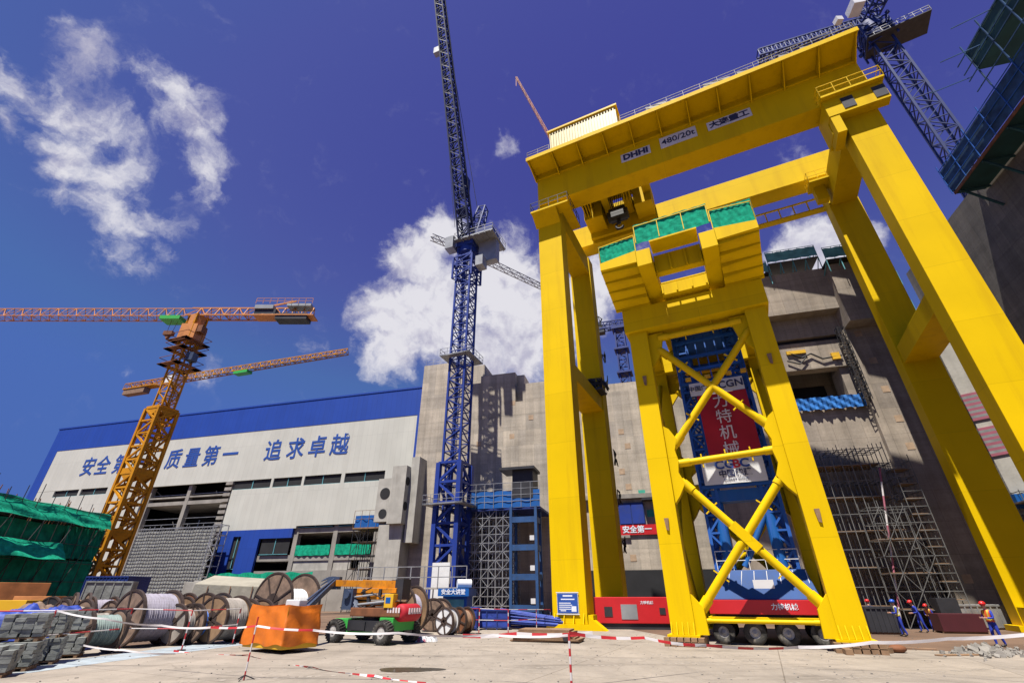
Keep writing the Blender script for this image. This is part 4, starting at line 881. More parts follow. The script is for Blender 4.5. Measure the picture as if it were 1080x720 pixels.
def build_blue_crane():
    F = Frame(-8 * CWK, 56 * CWK, -22, CWK)
    t = thing('tower_crane', 'tall blue luffing tower crane standing before the grey concrete building', 'tower crane', F.w(0, 0), F.a, None, CWK)
    m = MB(); m.lattice((.6, 1.2, 0), (.6, 1.2, 16.2), 2.9, 2.9, 7, .55, .26, up=(0, 1, 0)); m.lattice((.6, 1.2, 0), (.6, 1.2, 16.2), 1.7, 1.7, 7, .2, .12, up=(0, 1, 0)); m.build('lower_mast', 'crane_blue', t)
    m = MB(); m.lattice((.6, 1.2, 16.2), (.6, 1.2, 50), 2.3, 2.3, 24, .26, .12, up=(0, 1, 0)); m.lattice((.2, 1.2, 16.2), (.2, 1.2, 50), .5, .5, 34, .06, .05, up=(0, 1, 0)); m.build('upper_mast', 'crane_blue', t)
    m = MB(); m.box(-.7, 1.6, -.5, -.42, 1.4, 5.2); m.build('notice_panel', 'white_paint', t)
    for z, r in ((11.2, 2.6), (30.6, 2.2)):
        m = MB(); m.box(.6 - r, .6 + r, 1.2 - r, 1.2 - r + .9, z, z + .15); m.box(.6 - r, .6 + r, 1.2 + r - .9, 1.2 + r, z, z + .15); m.box(.6 - r, .6 - r + .9, 1.2 - r, 1.2 + r, z + .01, z + .16); m.box(.6 + r - .9, .6 + r, 1.2 - r, 1.2 + r, z + .01, z + .16)
        p = m.build('work_platform', 'grey_steel', t)
        m = MB(); m.rail([(.6 - r, 1.2 - r, z), (.6 + r, 1.2 - r, z), (.6 + r, 1.2 + r, z), (.6 - r, 1.2 + r, z)], 1.1, .03, 1, closed=True); m.build('railing', 'galvanised', p)
    m = MB(); m.tube((.6, 1.2, 49.2), (.6, 1.2, 50.2), 1.5, 20); m.box(-.9, 2.1, -.3, 2.7, 50.2, 51.0); m.lattice((.6, 1.2, 44), (.6, 1.2, 48), 3.2, 3.2, 3, .25, .14, up=(0, 1, 0)); m.build('slewing_unit', 'crane_blue', t)
    m = MB(); m.box(-.8, 5.8, -1.0, 4.2, 51.0, 51.25)
    for k in range(6): m.bar((.5 + k, -1, 51), (.5 + k, 4.2, 51), .15, .3)
    dk = m.build('machinery_deck', 'grey_steel', t)
    m = MB(); m.rail([(-.8, -1, 51.2), (5.8, -1, 51.2), (5.8, 4.2, 51.2), (-.8, 4.2, 51.2)], 1.2, .03, 1.3, closed=True); m.build('railing', 'galvanised', dk)
    m = MB(); m.box(2.0, 5.0, .5, 3.8, 51.3, 53.6); m.build('winch_house', 'dark_blue_steel', t)
    m = MB(); m.box(2.8, 4.0, -.4, 1.2, 45.4, 47.2); m.box(2.6, 5.6, 1.0, 2.2, 47, 51); m.build('counterweight', 'grey_steel', t)
    m = MB(); m.box(-2.3, -.9, -1.2, .4, 49.6, 51.9); m.build('operator_cab', 'grey_steel', t)
    m = MB(); m.lattice((.9, 1.4, 51), (2.3, 2.6, 60), 2, 1.2, 6, .22, .12); m.box(-1.4, .5, -.6, 1.6, 58.0, 58.2); m.box(-.9, .2, -.2, 1.2, 62, 66.2); m.build('a_frame', 'dark_blue_steel', t)
    # luffed jib, nearly upright
    def L(px, py, Y): v = atY(px, py, Y * CWK) - F.w(0, 0); return (v.dot(F.e) / CWK, v.dot(F.g) / CWK, v.z / CWK)
    a, b = L(492, 252, 55.5), L(459.5, -40, 46)
    m = MB(); m.lattice(a, b, 1.9, 1.5, 40, .24, .13, up=(0, 1, 0)); m.build('jib', 'jib_dark', t)
    A, Bv = Vector(a), Vector(b); c = A.lerp(Bv, .62)
    m = MB(); m.box(c.x - 2.3, c.x - 1.0, c.y - .5, c.y + .5, c.z - .8, c.z + 1.0); m.build('hoist_box', 'grey_steel', t)
    m = MB(); m.tube(A.lerp(Bv, .22) + Vector((-1.6, 0, 0)), A.lerp(Bv, .04) + Vector((-1.8, 0, 0)), .04, 5); m.tube(A.lerp(Bv, .95), (1.6, 2.0, 59), .05, 5); m.build('rope', 'dark_steel', t)
    # distant grey jib crossing behind
    a, b = atY(455, 250, 175), atY(600, 316, 150)
    mz = a.lerp(b, .3); ang = math.atan2(b.y - a.y, b.x - a.x); zz = 152.0
    c = atY(494, 268, 168)
    t = thing('tower_crane', 'far grey hammerhead crane with its thin jib passing behind the blue crane', 'tower crane', (c.x, c.y, 0), 0)
    m = MB(); m.lattice((0, 0, 0), (0, 0, c.z), 2.2, 2.2, 40, .25, .14); m.build('mast', 'grey_steel', t)
    q0 = a - Vector((c.x, c.y, 0)); q1 = b - Vector((c.x, c.y, 0)); zc = c.z + 1.2
    def lev(px, py):
        r = ray(px, py); k = (zc - EYE) / r.z; return Vector((r.x * k - c.x, r.y * k - c.y, zc))
    e0, e1 = lev(455, 250), lev(600, 316)
    m = MB(); m.lattice(e0, (0, 0, zc), 2.2, 2.4, 8, .3, .18); m.build('counter_jib', 'grey_steel', t)
    m = MB(); m.lattice((0, 0, zc), e1, 2.4, 2, 20, .3, .18); m.build('jib', 'grey_steel', t)
    # small far blue crane seen in the gap left of the trestle
    c = atY(653, 347, 110)
    t = thing('tower_crane', 'small far blue tower crane in the gap between gantry leg and trestle', 'tower crane', (c.x, c.y, 0), R_(-20))
    m = MB(); m.lattice((0, 0, 0), (0, 0, c.z), 2.4, 2.4, 30, .35, .2); m.build('mast', 'dark_blue_steel', t)
    for z in (c.z - 7, c.z - 14, c.z - .5): m = MB(); m.box(-1.9, 1.9, -1.9, 1.9, z, z + .5); m.build('collar', 'dark_blue_steel', t)
    m = MB(); m.lattice((-7, 0, c.z + 1.6), (14, 0, c.z + 1.6), 2, 1.6, 14, .3, .18); m.build('jib', 'dark_blue_steel', t)
    m = MB(); m.box(-7, -4, -1, 1, c.z - .5, c.z + 1.5); m.build('counterweight', 'dark_steel', t)
    # blue crane by the right gantry leg
    c = atY(917, 30, 50)
    t = thing('tower_crane', 'blue lattice tower crane rising beyond the right end of the gantry girder', 'tower crane', (c.x, c.y, 0), R_(-30))
    m = MB(); m.lattice((0, 0, 0), (0, 0, c.z), 3.0, 3.0, 34, .34, .16); m.build('mast', 'crane_blue_dark', t)
    m = MB(); m.lattice((0, 0, c.z - 7), (0, 0, c.z - 1), 4.4, 4.4, 4, .3, .2); m.tube((0, 0, c.z - 2), (0, 0, c.z), 2.4, 18); m.build('slewing_unit', 'dark_blue_steel', t)
    m = MB(); m.box(-2.6, 7.2, -3.2, 1.5, c.z - 6.4, c.z - 6.2); p = m.build('machinery_deck', 'dark_steel', t)
    m = MB(); m.rail([(-2.6, -3.2, c.z - 6.2), (7.2, -3.2, c.z - 6.2), (7.2, 1.5, c.z - 6.2)], 1.3, .05, 1.3); m.build('railing', 'galvanised', p)
    def lv(px, py, z):
        r = ray(px, py); k = (z - EYE) / r.z; v = Vector((r.x * k - c.x, r.y * k - c.y, 0)); v = Matrix.Rotation(R_(30), 3, 'Z') @ v; return Vector((v.x, v.y, z))
    zj = c.z + 1.5
    m = MB(); m.lattice((0, 0, zj), lv(800, 60, zj), 2.2, 2.0, 24, .3, .16); m.build('jib', 'dark_blue_steel', t)
    m = MB(); m.lattice((0, 0, zj + 1), lv(935, -22, zj + 1), 2.6, 2.6, 6, .3, .2); m.build('counter_jib', 'dark_blue_steel', t)
    q = lv(902, 8, zj); m = MB(); m.rbox(q, (2.0, 2.8, 1.8), R_(20)); m.build('winch_house', 'plate_white', t)
    q = lv(884, 22, zj - 1); m = MB(); m.rbox(q, (1.2, 1.2, 1.2), .5); m.build('operator_cab', 'plate_white', t)
    r0 = random.Random(8)
    for k in range(22): m = MB(); m.rbox((r0.uniform(-2.6, 2.6), r0.uniform(-2.6, 2.6), c.z - r0.uniform(.5, 7)), (r0.uniform(.3, 1.1), r0.uniform(.3, 1), r0.uniform(.3, 1)), r0.random()); m.build('machine_box', 'dark_blue_steel', t)
    z0 = 51; m = MB(); m.box(-2.3, 2.3, -2.3, 2.3, z0, z0 + .3); m.lattice((0, 0, z0 - 5), (0, 0, z0 + 3), 4.2, 4.2, 4, .4, .25); m.build('climbing_collar', 'dark_blue_steel', t)
build_blue_crane()

# ------------------------------------------------------------------ scaffolds and green netted block on the left
def build_green_block():
    t = thing('netted_building', 'low building wrapped in dark green safety nets beside the orange crane mast', 'building', (-43, 52, 0), 0)
    m = MB(); m.box(-14, -1.4, -34, -.4, 0, 8.6); m.build('core', 'dark_interior', t)
    m = MB(); m.box(-14, -.9, -34, -.2, 8.3, 9.0); m.box(-14, -.9, -34, -.2, 4.6, 5.1); m.build('floor_slab', 'concrete_rough', t)
    def net(y0, y1, z0, z1, x0, x1, mt, name='safety_net', nu=70, nv=8):
        m = MB(); m.sheet(lambda u, v: (x0 + (x1 - x0) * v + .08 * math.sin(u * 61 + v * 4) + .06 * math.sin(u * 23 + v * 11), y0 + (y1 - y0) * u, z0 + (z1 - z0) * v + .06 * math.sin(u * 40)), nu, nv); return m.build(name, mt, t)
    net(-34, -.2, 8.05, 9.55, .9, .0, 'green_net_bright'); net(-34, -.1, .3, 5.0, .15, .05, 'green_net'); net(-34, -4.5, 5.3, 7.9, -.1, -.2, 'green_net')
    net(-34, -5.0, 4.9, 6.3, 1.7, .5, 'green_net_bright'); net(-4.6, 0, 5.2, 8, .1, .0, 'green_net')
    m = MB(); m.sheet(lambda u, v: (-.1 + .06 * math.sin(u * 20 + v * 9) - 6 * u, .05 + .05 * math.sin(v * 13), 9.3 * v), 14, 20); m.build('safety_net', 'green_net', t)
    m = MB()
    for i in range(24):
        y = -33.5 + i * 1.45; m.bar((.22, y, 0), (.22, y, 10.2 + .4 * (i % 3)), .045)
    for z in (1.6, 3.2, 4.8, 6.4, 8.0, 9.4): m.bar((.25, -34, z), (.25, 0, z), .045)
    for i in range(10): m.bar((.3, -33 + i * 3.2, .2), (.3, -29.5 + i * 3.2, 9.0), .05)
    m.build('scaffold_tube', 'dark_steel', t)
    rr = random.Random(6)
    for i in range(64):
        y = rr.uniform(-34, -.3); x = rr.uniform(-3, -.9); m = MB(); m.bar((x, y, 9), (x + rr.uniform(-.15, .15), y + rr.uniform(-.2, .2), 9.9 + rr.random() * .7), .05); m.build('starter_bar', 'rust', t)
    for i in range(26):
        y = rr.uniform(-16, -.3); m = MB(); m.bar((-.4, y, 7.0), (-.4 + rr.uniform(-.3, .3), y + rr.uniform(-.3, .3), 8.2), .04); m.build('starter_bar', 'rust', t)
build_green_block()

def tube_grid(m, x0, x1, z0, z1, y, nx, nz, r, jit=0):
    for i in range(nx + 1): x = x0 + (x1 - x0) * i / nx; m.bar((x, y, z0), (x, y, z1 + jit * random.random()), r)
    for k in range(nz + 1): z = z0 + (z1 - z0) * k / nz; m.bar((x0, y, z), (x1, y, z), r)
def scaffold(name, lab, loc, ang, sx, sy, sz, nx, ny, nz, m1='galvanised', r=.07, planks=True, diag=True, group=None, k=1.0):
    loc = (loc[0], loc[1], 0); t = thing(name, lab, 'scaffold', loc, ang, group, k)
    m = MB()
    for j in range(ny + 1): tube_grid(m, 0, sx, 0, sz, sy * j / ny, nx, nz, r, .6)
    for i in range(nx + 1):
        for k in range(nz + 1): m.bar((sx * i / nx, 0, sz * k / nz), (sx * i / nx, sy, sz * k / nz), r)
    m.build('frame', m1, t)
    if diag:
        m = MB()
        for k in range(nz):
            for i in range(nx):
                if (i + k) % 2 == 0: m.bar((sx * i / nx, -.05, sz * k / nz), (sx * (i + 1) / nx, -.05, sz * (k + 1) / nz), r * .8)
                elif (i * 3 + k) % 4 == 1: m.bar((sx * (i + 1) / nx, -.05, sz * k / nz), (sx * i / nx, -.05, sz * (k + 1) / nz), r * .8)
        m.build('cross_brace', m1, t)
    if planks:
        for k in range(1, nz, 2): m = MB(); m.box(0, sx * .9, .1, sy - .1, sz * k / nz, sz * k / nz + .08); m.build('plank', 'wood', t)
    return t
t = thing('mesh_scaffold', 'dense grey steel mesh scaffold wall below the dark bay of the hall', 'scaffold', HF.w(38.6, -3), HF.a)
m = MB(); rr = random.Random(11)
for i in range(30): x = i * .58; m.bar((x, 0, 0), (x + rr.uniform(-.1, .1), 0, 12.1 + rr.random() * .8), .06)
for k in range(24): z = .3 + k * .52; m.bar((-.2, -.02, z), (17.2, -.02, z), .06)
m.build('tube_mesh', 'grey_steel', t)
m = MB()
for i in range(12): m.bar((i * 1.5, 1.2, 0), (i * 1.5, 1.2, 12), .08)
for k in range(12): m.box(0, 17, .2, 1.3, .9 + k * 1.04, 1.0 + k * 1.04)
m.build('plank', 'galvanised', t)
m = MB(); m.sheet(lambda u, v: (17 * u, .09 + .015 * math.sin(u * 30), 12.0 * v), 30, 10); m.build('dust_sheet', 'mesh_grey', t)
scaffold('scaffold_tower', 'slim grey stair scaffold between mesh scaffold and blue hall panel', HF.w(55.6, -3.6), HF.a, 1.5, 1.6, 12.5, 1, 1, 8, r=.1)
t = scaffold('scaffold_tower', 'thin tube scaffold with bright blue deck at the hall corner left of the blue crane', HF.w(83.0, -4.5), HF.a, 6.5, 3, 10.8, 5, 2, 6, 'dark_steel', .07)
m = MB(); m.sheet(lambda u, v: (.2 + 6 * u, -.2 + .1 * math.sin(u * 25), 11.0 + 1.7 * v), 30, 4); m.sheet(lambda u, v: (.2, -.2 + 3 * u, 11.0 + 1.7 * v), 10, 4); m.build('blue_netting', 'bright_blue', t)
m = MB(); m.box(0, 6.5, -.3, 3, 10.8, 11.0); m.rail([(0, -.3, 11), (6.4, -.3, 11)], 2.4, .03, 1.2); m.build('deck', 'wood', t)
scaffold('shoring_tower', 'tall silver shoring scaffold under the blue meshed balcony', CW.w(9.9, -6), CW.a, 5.0, 4.5, 10.7, 6, 3, 12, 'galvanised', .07, False, True, None, CWK)
t = thing('balcony', 'blue meshed work balcony on the concrete wall above the silver shoring', 'balcony', CW.w(0, -6.3), CW.a, None, CWK)
m = MB(); m.box(7.4, 18.6, 0, 6.2, 10.75, 11.0); m.build('deck', 'dark_blue_steel', t)
m = MB(); m.sheet(lambda u, v: (10.2 + 8.4 * u, -.05 + .05 * math.sin(u * 25), 11.0 + 1.9 * v), 24, 4); m.build('blue_panel', 'bright_blue', t)
m = MB(); m.rail([(7.4, 6, 11), (7.4, -.1, 11), (18.6, -.1, 11)], 2.8, .03, 1.1, mids=4); m.build('railing', 'galvanised', t)
t = thing('scaffold_tower', 'blue framed column scaffold touching the left gantry leg', 'scaffold', CW.w(15.2, -6.6), CW.a, None, CWK)
m = MB()
for x in (0, 2.9):
    for y in (0, 2.2): m.bar((x, y, 0), (x, y, 11), .3)
for z in (.6, 3.5, 6.4, 9.3): m.box(-.1, 3.0, -.1, .1, z, z + .6); m.box(-.1, .1, 0, 2.2, z, z + .6); m.box(2.8, 3.0, 0, 2.2, z, z + .6)
m.build('frame', 'column_blue', t)
for z in (1.3, 4.4, 7.4): m = MB(); m.box(2.2, 2.7, -.16, -.11, z, z + .5); m.build('tag_plate', 'plate_white', t)
m = MB(); m.box(-1.4, 2.9, -.4, 3, 15.2, 15.5); m.box(.1, 2.6, .2, 3, 12, 15.2); m.build('hopper', 'dark_steel', t)
scaffold('scaffold_tower', 'large open pipe scaffold in shade at the foot of the stained building', RB.w(-.5, -3.2), RB.a, 5.4, 2.4, 13, 8, 3, 10, 'scaffold_grey', .05, True, False)
scaffold('stair_tower', 'narrow stair scaffold right of the open pipe scaffold', RB.w(5.5, -4.0), RB.a, 1.3, 1.5, 11.6, 1, 2, 20, 'scaffold_grey', .05, True, False)
scaffold('scaffold_tower', 'short braced scaffold with timber decks before the open pipe scaffold', RB.w(1.8, -5.2), RB.a, 3.2, 1.6, 8.0, 4, 1, 7, 'scaffold_grey', .045)
scaffold('stair_tower', 'galvanised stair scaffold behind the lower right gantry leg', RB.w(14.4, -3.2), RB.a, 2.0, 2.0, 9.0, 3, 1, 12, 'scaffold_grey', .05)
t = thing('prop', 'long white and red diagonal prop leaning on the pipe scaffold', 'prop', Vector((*RB.w(0, -4.4).xy, 0)), RB.a)
m = MB(); a = Vector((1.4, 0, .2)); b = Vector((4.0, .6, 11.2))
for k in range(10): m.tube(a.lerp(b, k / 10), a.lerp(b, (k + 1) / 10), .07, 8, k % 2)
m.build('pole', ['tape_white', 'stripe_pink'], t)
t = thing('walkway_platform', 'grey scaffold walkway with railings at the foot of the blue crane', 'walkway', CW.w(.5, -13), CW.a, None, CWK)
m = MB(); m.box(0, 12, 0, 1.4, 2.6, 2.75); m.build('deck', 'concrete_light', t)
m = MB(); m.rail([(0, 0, 2.7), (12, 0, 2.7)], 1.9, .05, 1.6, mids=2)
for i in range(7): m.bar((i * 2, 0, 0), (i * 2, 0, 2.7), .1); m.bar((i * 2, 1.3, 0), (i * 2, 1.3, 2.7), .1)
m.build('frame', 'galvanised', t)

# ------------------------------------------------------------------ cable drums
def px_to(px, Y, z):
    # ground x for a thing seen in column px at depth Y with its centre at height z
    dep = Y * CT + (z - EYE) * ST; return (px - 540) / FPX * dep
DRUMS = 'cable drums stored on the apron'
def drum(px, Y, R, Wd, deg, core, mt, flange, lab, spokes=6, rim='rim_rust'):
    x = px_to(px, Y, R)
    t = thing('cable_drum', lab, 'cable drum', (x, Y, 0), R_(deg + 40), DRUMS)
    prof = [(-Wd / 2 + .04, .1)]; nr = int((Wd - .1) / .075)
    for q in range(nr): a0 = -Wd / 2 + .05 + (Wd - .1) * q / nr; prof += [(a0, core - .025), (a0 + .5 * (Wd - .1) / nr, core + .012 * (q % 3))]
    prof += [(Wd / 2 - .05, core - .025), (Wd / 2 - .04, .1)]
    m = MB(); m.lathe(prof, (0, 0, R), (1, 0, 0), 40, smooth=False); m.build('wound_cable', mt, t)
    for s in (-1, 1):
        m = MB(); m.lathe([(s * Wd / 2 - .03, .16), (s * Wd / 2 - .03, R - .04), (s * Wd / 2 + .03, R - .04), (s * Wd / 2 + .03, .16)], (0, 0, R), (1, 0, 0), 40, smooth=False); f = m.build('flange', flange, t)
        m = MB(); m.lathe([(s * Wd / 2 - .06, R - .09), (s * Wd / 2 - .06, R), (s * Wd / 2 + .06, R), (s * Wd / 2 + .06, R - .09)], (0, 0, R), (1, 0, 0), 40, smooth=False)
        m.lathe([(s * Wd / 2 - .05, .1), (s * Wd / 2 - .05, R * .33), (s * Wd / 2 + .05, R * .33), (s * Wd / 2 + .05, .1)], (0, 0, R), (1, 0, 0), 24, smooth=False)
        for k in range(spokes):
            a = 2 * math.pi * k / spokes + .3; m.bar((s * (Wd / 2 + .05), .1 * math.cos(a), R + .1 * math.sin(a)), (s * (Wd / 2 + .05), (R - .05) * math.cos(a), R + (R - .05) * math.sin(a)), .09, .05, up=(1, 0, 0))
        m.build('rim', rim, f)
    return t
drum(103, 21.6, .80, 1.25, 28, .52, 'drum_green', 'wood_pale', 'nearest small cable drum with brown wooden flange and green cable at the front left', 5)
drum(98, 25.2, .78, 1.0, 32, .5, 'drum_grey', 'wood_pale', 'pale drum showing just above the nearest small drum', 6)
drum(72, 25.4, .95, .9, 25, .6, 'drum_grey', 'wood_pale', 'pale brown drum at the end of the row beside the blue tarpaulin')
drum(155, 25.0, 1.14, 1.75, 27, .95, 'drum_lilac', 'wood_pale', 'largest drum of the front row with smooth lilac grey winding', 6)
drum(190, 25.6, .85, .7, 30, .6, 'drum_grey', 'drum_grey', 'pale grey drum wedged between the lilac drum and the bright blue drum')
drum(211, 26.2, .85, .85, 30, .58, 'drum_blue', 'wood_pale', 'drum wound with bright blue cable in the front row')
drum(236, 26.6, 1.02, 1.35, 30, .88, 'drum_grey', 'wood', 'drum with dark wooden flange and pale winding right of the bright blue drum')
drum(266, 27.6, .95, 1.0, 35, .6, 'drum_brown', 'wood', 'dark brown drum half hidden behind the orange basket')
drum(57, 33, 1.0, 1.0, 40, .5, 'white_paint', 'dark_steel', 'black and white drum at the far left end of the back row')
drum(80, 31.5, 1.1, .6, 8, .7, 'drum_brown', 'wood_pale', 'tan drum standing behind the blue tarpaulin')
drum(103, 33, 1.0, 1.2, 20, .8, 'drum_lilac', 'rust', 'lilac drum in the back row left of the lilac front drum')
drum(122, 31, .9, 1.0, 30, .6, 'drum_grey', 'wood_pale', 'pale wooden drum in the back row just left of the lilac front drum')
drum(166, 33, 1.1, 1.0, 35, .8, 'drum_grey', 'white_paint', 'drum with white flange peeping over the lilac front drum')
drum(183, 31, 1.0, 1.0, 32, .6, 'drum_brown', 'wood', 'brown wooden drum in the back row above the pale grey drum')
drum(204, 34, 1.1, 1.3, 30, .85, 'drum_blue', 'rust', 'blue wound drum in the back row behind the bright blue front drum')
drum(222, 32, 1.1, 1.1, 32, .8, 'drum_blue', 'wood', 'second blue wound drum in the back row just left of the tarpaulin covered stack')
drum(249, 30.6, .95, 1.0, 35, .7, 'drum_grey', 'wood', 'grey drum behind the dark brown drum near the covered stack')
drum(302, 31, 1.62, 2.0, 24, .75, 'white_paint', 'wood_pale', 'very large drum with black rim and spokes standing behind the orange basket', 8)
drum(290, 27.8, .8, 1.0, 30, .5, 'drum_lilac', 'wood_pale', 'small pale drum directly behind the orange basket')
drum(430, 32.5, 1.3, 1.0, 12, .8, 'drum_lilac', 'wood', 'large brown drum directly behind the orange boom stack')
drum(460, 35, .95, 1.0, 30, .7, 'drum_brown', 'wood_pale', 'spoked brown drum right of the lift beside the blue kiosk')
drum(472, 31.4, .72, .55, 15, .5, 'drum_grey', 'plate_white', 'small white flanged drum near the barrier right of the lift')
drum(488, 33.0, .72, .7, 10, .5, 'drum_brown', 'rust', 'small rusty drum beside the small white drum')

# ------------------------------------------------------------------ stacks, tarpaulins and boxes on the left
PAL = 'pallets of grey blocks at the lower left'
def pallet(px, py, z, deg, n, lab, sz=(1.05, .95, .62)):
    v = gnd(px, py); t = thing('block_pallet', lab, 'pallet of blocks', (v.x, v.y, z), R_(deg), PAL)
    m = MB(); rr = random.Random(px * 7 + int(z * 10))
    nx, ny, nz = 4, 2, 6
    for k in range(nz):
        for i in range(nx):
            for j in range(ny):
                if k == nz - 1 and rr.random() < .12: continue
                cx, cy = (-.5 + (i + .5) / nx) * sz[0], (-.5 + (j + .5) / ny) * sz[1]
                m.rbox((cx + rr.uniform(-.02, .02), cy + rr.uniform(-.02, .02), .13 + (k + .5) * sz[2] / nz), (sz[0] / nx * .93, sz[1] / ny * .96, sz[2] / nz * .95), rr.uniform(-.09, .09))
    m.build('blocks', 'brick_grey', t)
    m = MB()
    for x in (-.42, 0, .42): m.box(x * sz[0] - .05, x * sz[0] + .05, -sz[1] / 2, sz[1] / 2, 0, .08)
    for j in range(5): y = (-.5 + (j + .5) / 5) * sz[1]; m.box(-sz[0] / 2, sz[0] / 2, y - .06, y + .06, .081, .12)
    m.build('pallet', 'wood', t)
pallet(66, 693, 0, 28, 1, 'rightmost pallet of grey blocks on the ground nearest the small drum')
pallet(38, 700, 0, 30, 1, 'grey block pallet on the ground second from the right in the bottom tier')
pallet(10, 707, 0, 26, 1, 'grey block pallet on the ground third from the right in the bottom tier')
pallet(-18, 714, 0, 30, 1, 'grey block pallet on the ground cut by the left picture edge')
pallet(64, 692, .75, 33, 1, 'grey block pallet of the upper tier nearest the small drum')
pallet(36, 699, .75, 27, 1, 'grey block pallet in the middle of the upper tier')
pallet(8, 706, .75, 31, 1, 'grey block pallet of the upper tier at the left edge')
def heap(name, lab, cat, px, Y, w, d, h, mt, seed, deg=0, z=0):
    x = px_to(px, Y, h / 2); t = MB(); rr = random.Random(seed); ph = [rr.uniform(0, 6) for _ in range(6)]
    def f(u, v):
        a, b = (u - .5) * 2, (v - .5) * 2
        k = max(0, 1 - max(abs(a), abs(b)) ** 4)
        hh = h * (k ** .35) * (.82 + .07 * math.sin(a * 4 + ph[0]) + .06 * math.sin(b * 5 + ph[1] + a * 3) + .035 * math.sin(a * 13 + b * 9 + ph[2]) + .02 * math.sin(a * 29 - b * 17))
        return (a * w / 2 * (1 - .12 * hh / h) + .05 * math.sin(b * 11 + ph[3]), b * d / 2 * (1 - .12 * hh / h) + .05 * math.sin(a * 11 + ph[4]), max(0, hh))
    t.sheet(f, 40, 40); o = t.build(name, mt); o.location = (x, Y, z); o.rotation_euler = (0, 0, R_(deg)); tag(o, lab, cat); return o
heap('tarpaulin', 'crumpled blue tarpaulin heap behind the grey block pallets', 'tarpaulin', 50, 22.6, 3.2, 2.6, 1.75, 'tarp_blue', 1, 20)
heap('tarpaulin', 'blue tarpaulin heap with pale patches at the left edge', 'tarpaulin', 5, 22.0, 2.8, 2.4, 1.8, 'tarp_blue', 2, 15)
heap('sack_heap', 'heap of tan sacks behind the blue tarpaulin at the left edge', 'sack heap', 35, 28, 3.6, 2, 1.8, 'wood_pale', 3)
def crate(name, lab, cat, px, Y, w, d, h, mt, deg, z=0, lidm=None, ribs=0):
    x = px_to(px, Y, h / 2 + z); t = thing(name, lab, cat, (x, Y, z), R_(deg))
    m = MB(); m.box(-w / 2, w / 2, -d / 2, d / 2, .1, h); m.build('body', mt, t, .02)
    m = MB()
    for y in (-d / 2 + .1, d / 2 - .2): m.box(-w / 2, w / 2, y, y + .1, 0, .099)
    m.build('runner', 'wood', t)
    if ribs:
        m = MB()
        for k in range(ribs + 1): xx = -w / 2 + w * k / ribs; m.box(xx - .04, xx + .04, -d / 2 - .05, -d / 2 - .002, .1, h)
        m.box(-w / 2, w / 2, -d / 2 - .06, -d / 2 - .003, h - .12, h - .02); m.build('rib', lidm or mt, t)
    return t
crate('plywood_crate', 'brown plywood crate at the left edge in front of the green nets', 'crate', 10, 40, 3.4, 2.4, 2.9, 'wood_orange', 50)
crate('plywood_crate', 'low reddish plywood crate right of the brown crate', 'crate', 36, 36, 2.2, 1.6, 2.0, 'wood_orange', 10)
crate('steel_box', 'yellow steel box between sacks at the left edge', 'box', 8, 30, 2.2, 1, 1.8, 'lift_yellow', 0)
crate('site_container', 'dark blue container at the foot of the orange tower crane', 'container', 118, 48, 4.5, 2.4, 3.6, 'dark_blue_steel', -10, ribs=12)
crate('steel_panel_stack', 'grey stack of formwork panels beside the mast foot of the orange crane', 'panel stack', 112, 44, 3.2, 1.5, 3.1, 'brick_grey', 20, ribs=5)
t = thing('covered_stack', 'beige sheeted stack with sloping top behind the drums under the hall', 'covered stack', (px_to(246, 37, 1.5), 37, 0), R_(12))
m = MB(); m.hexa([(-2.6, -1.6, 0), (2.6, -1.6, 0), (2.6, 1.6, 0), (-2.6, 1.6, 0)], [(-2.3, -1.5, 2.75), (2.5, -1.5, 2.55), (2.5, 1.5, 3.1), (-2.2, 1.5, 3.35)]); m.build('sheeting', 'sheet_beige', t, .05)
m = MB()
for x in (-1.4, 0, 1.4): m.bar((x, -1.62, .1), (x, -1.57, 2.6), .04)
m.build('strap', 'rust', t)
crate('covered_stack', 'grey sheeted stack half hidden behind the boom lift', 'covered stack', 400, 37, 2.6, 2, 3.0, 'concrete_rough', -15)
crate('concrete_block', 'small pale concrete block standing behind the drum row before the mesh scaffold', 'concrete block', 197, 42, .9, .9, 3.0, 'concrete_light', 10)
crate('concrete_block', 'second pale concrete block just left of the beige sheeted stack', 'concrete block', 209, 42, 1.1, .9, 3.1, 'concrete_light', -5)

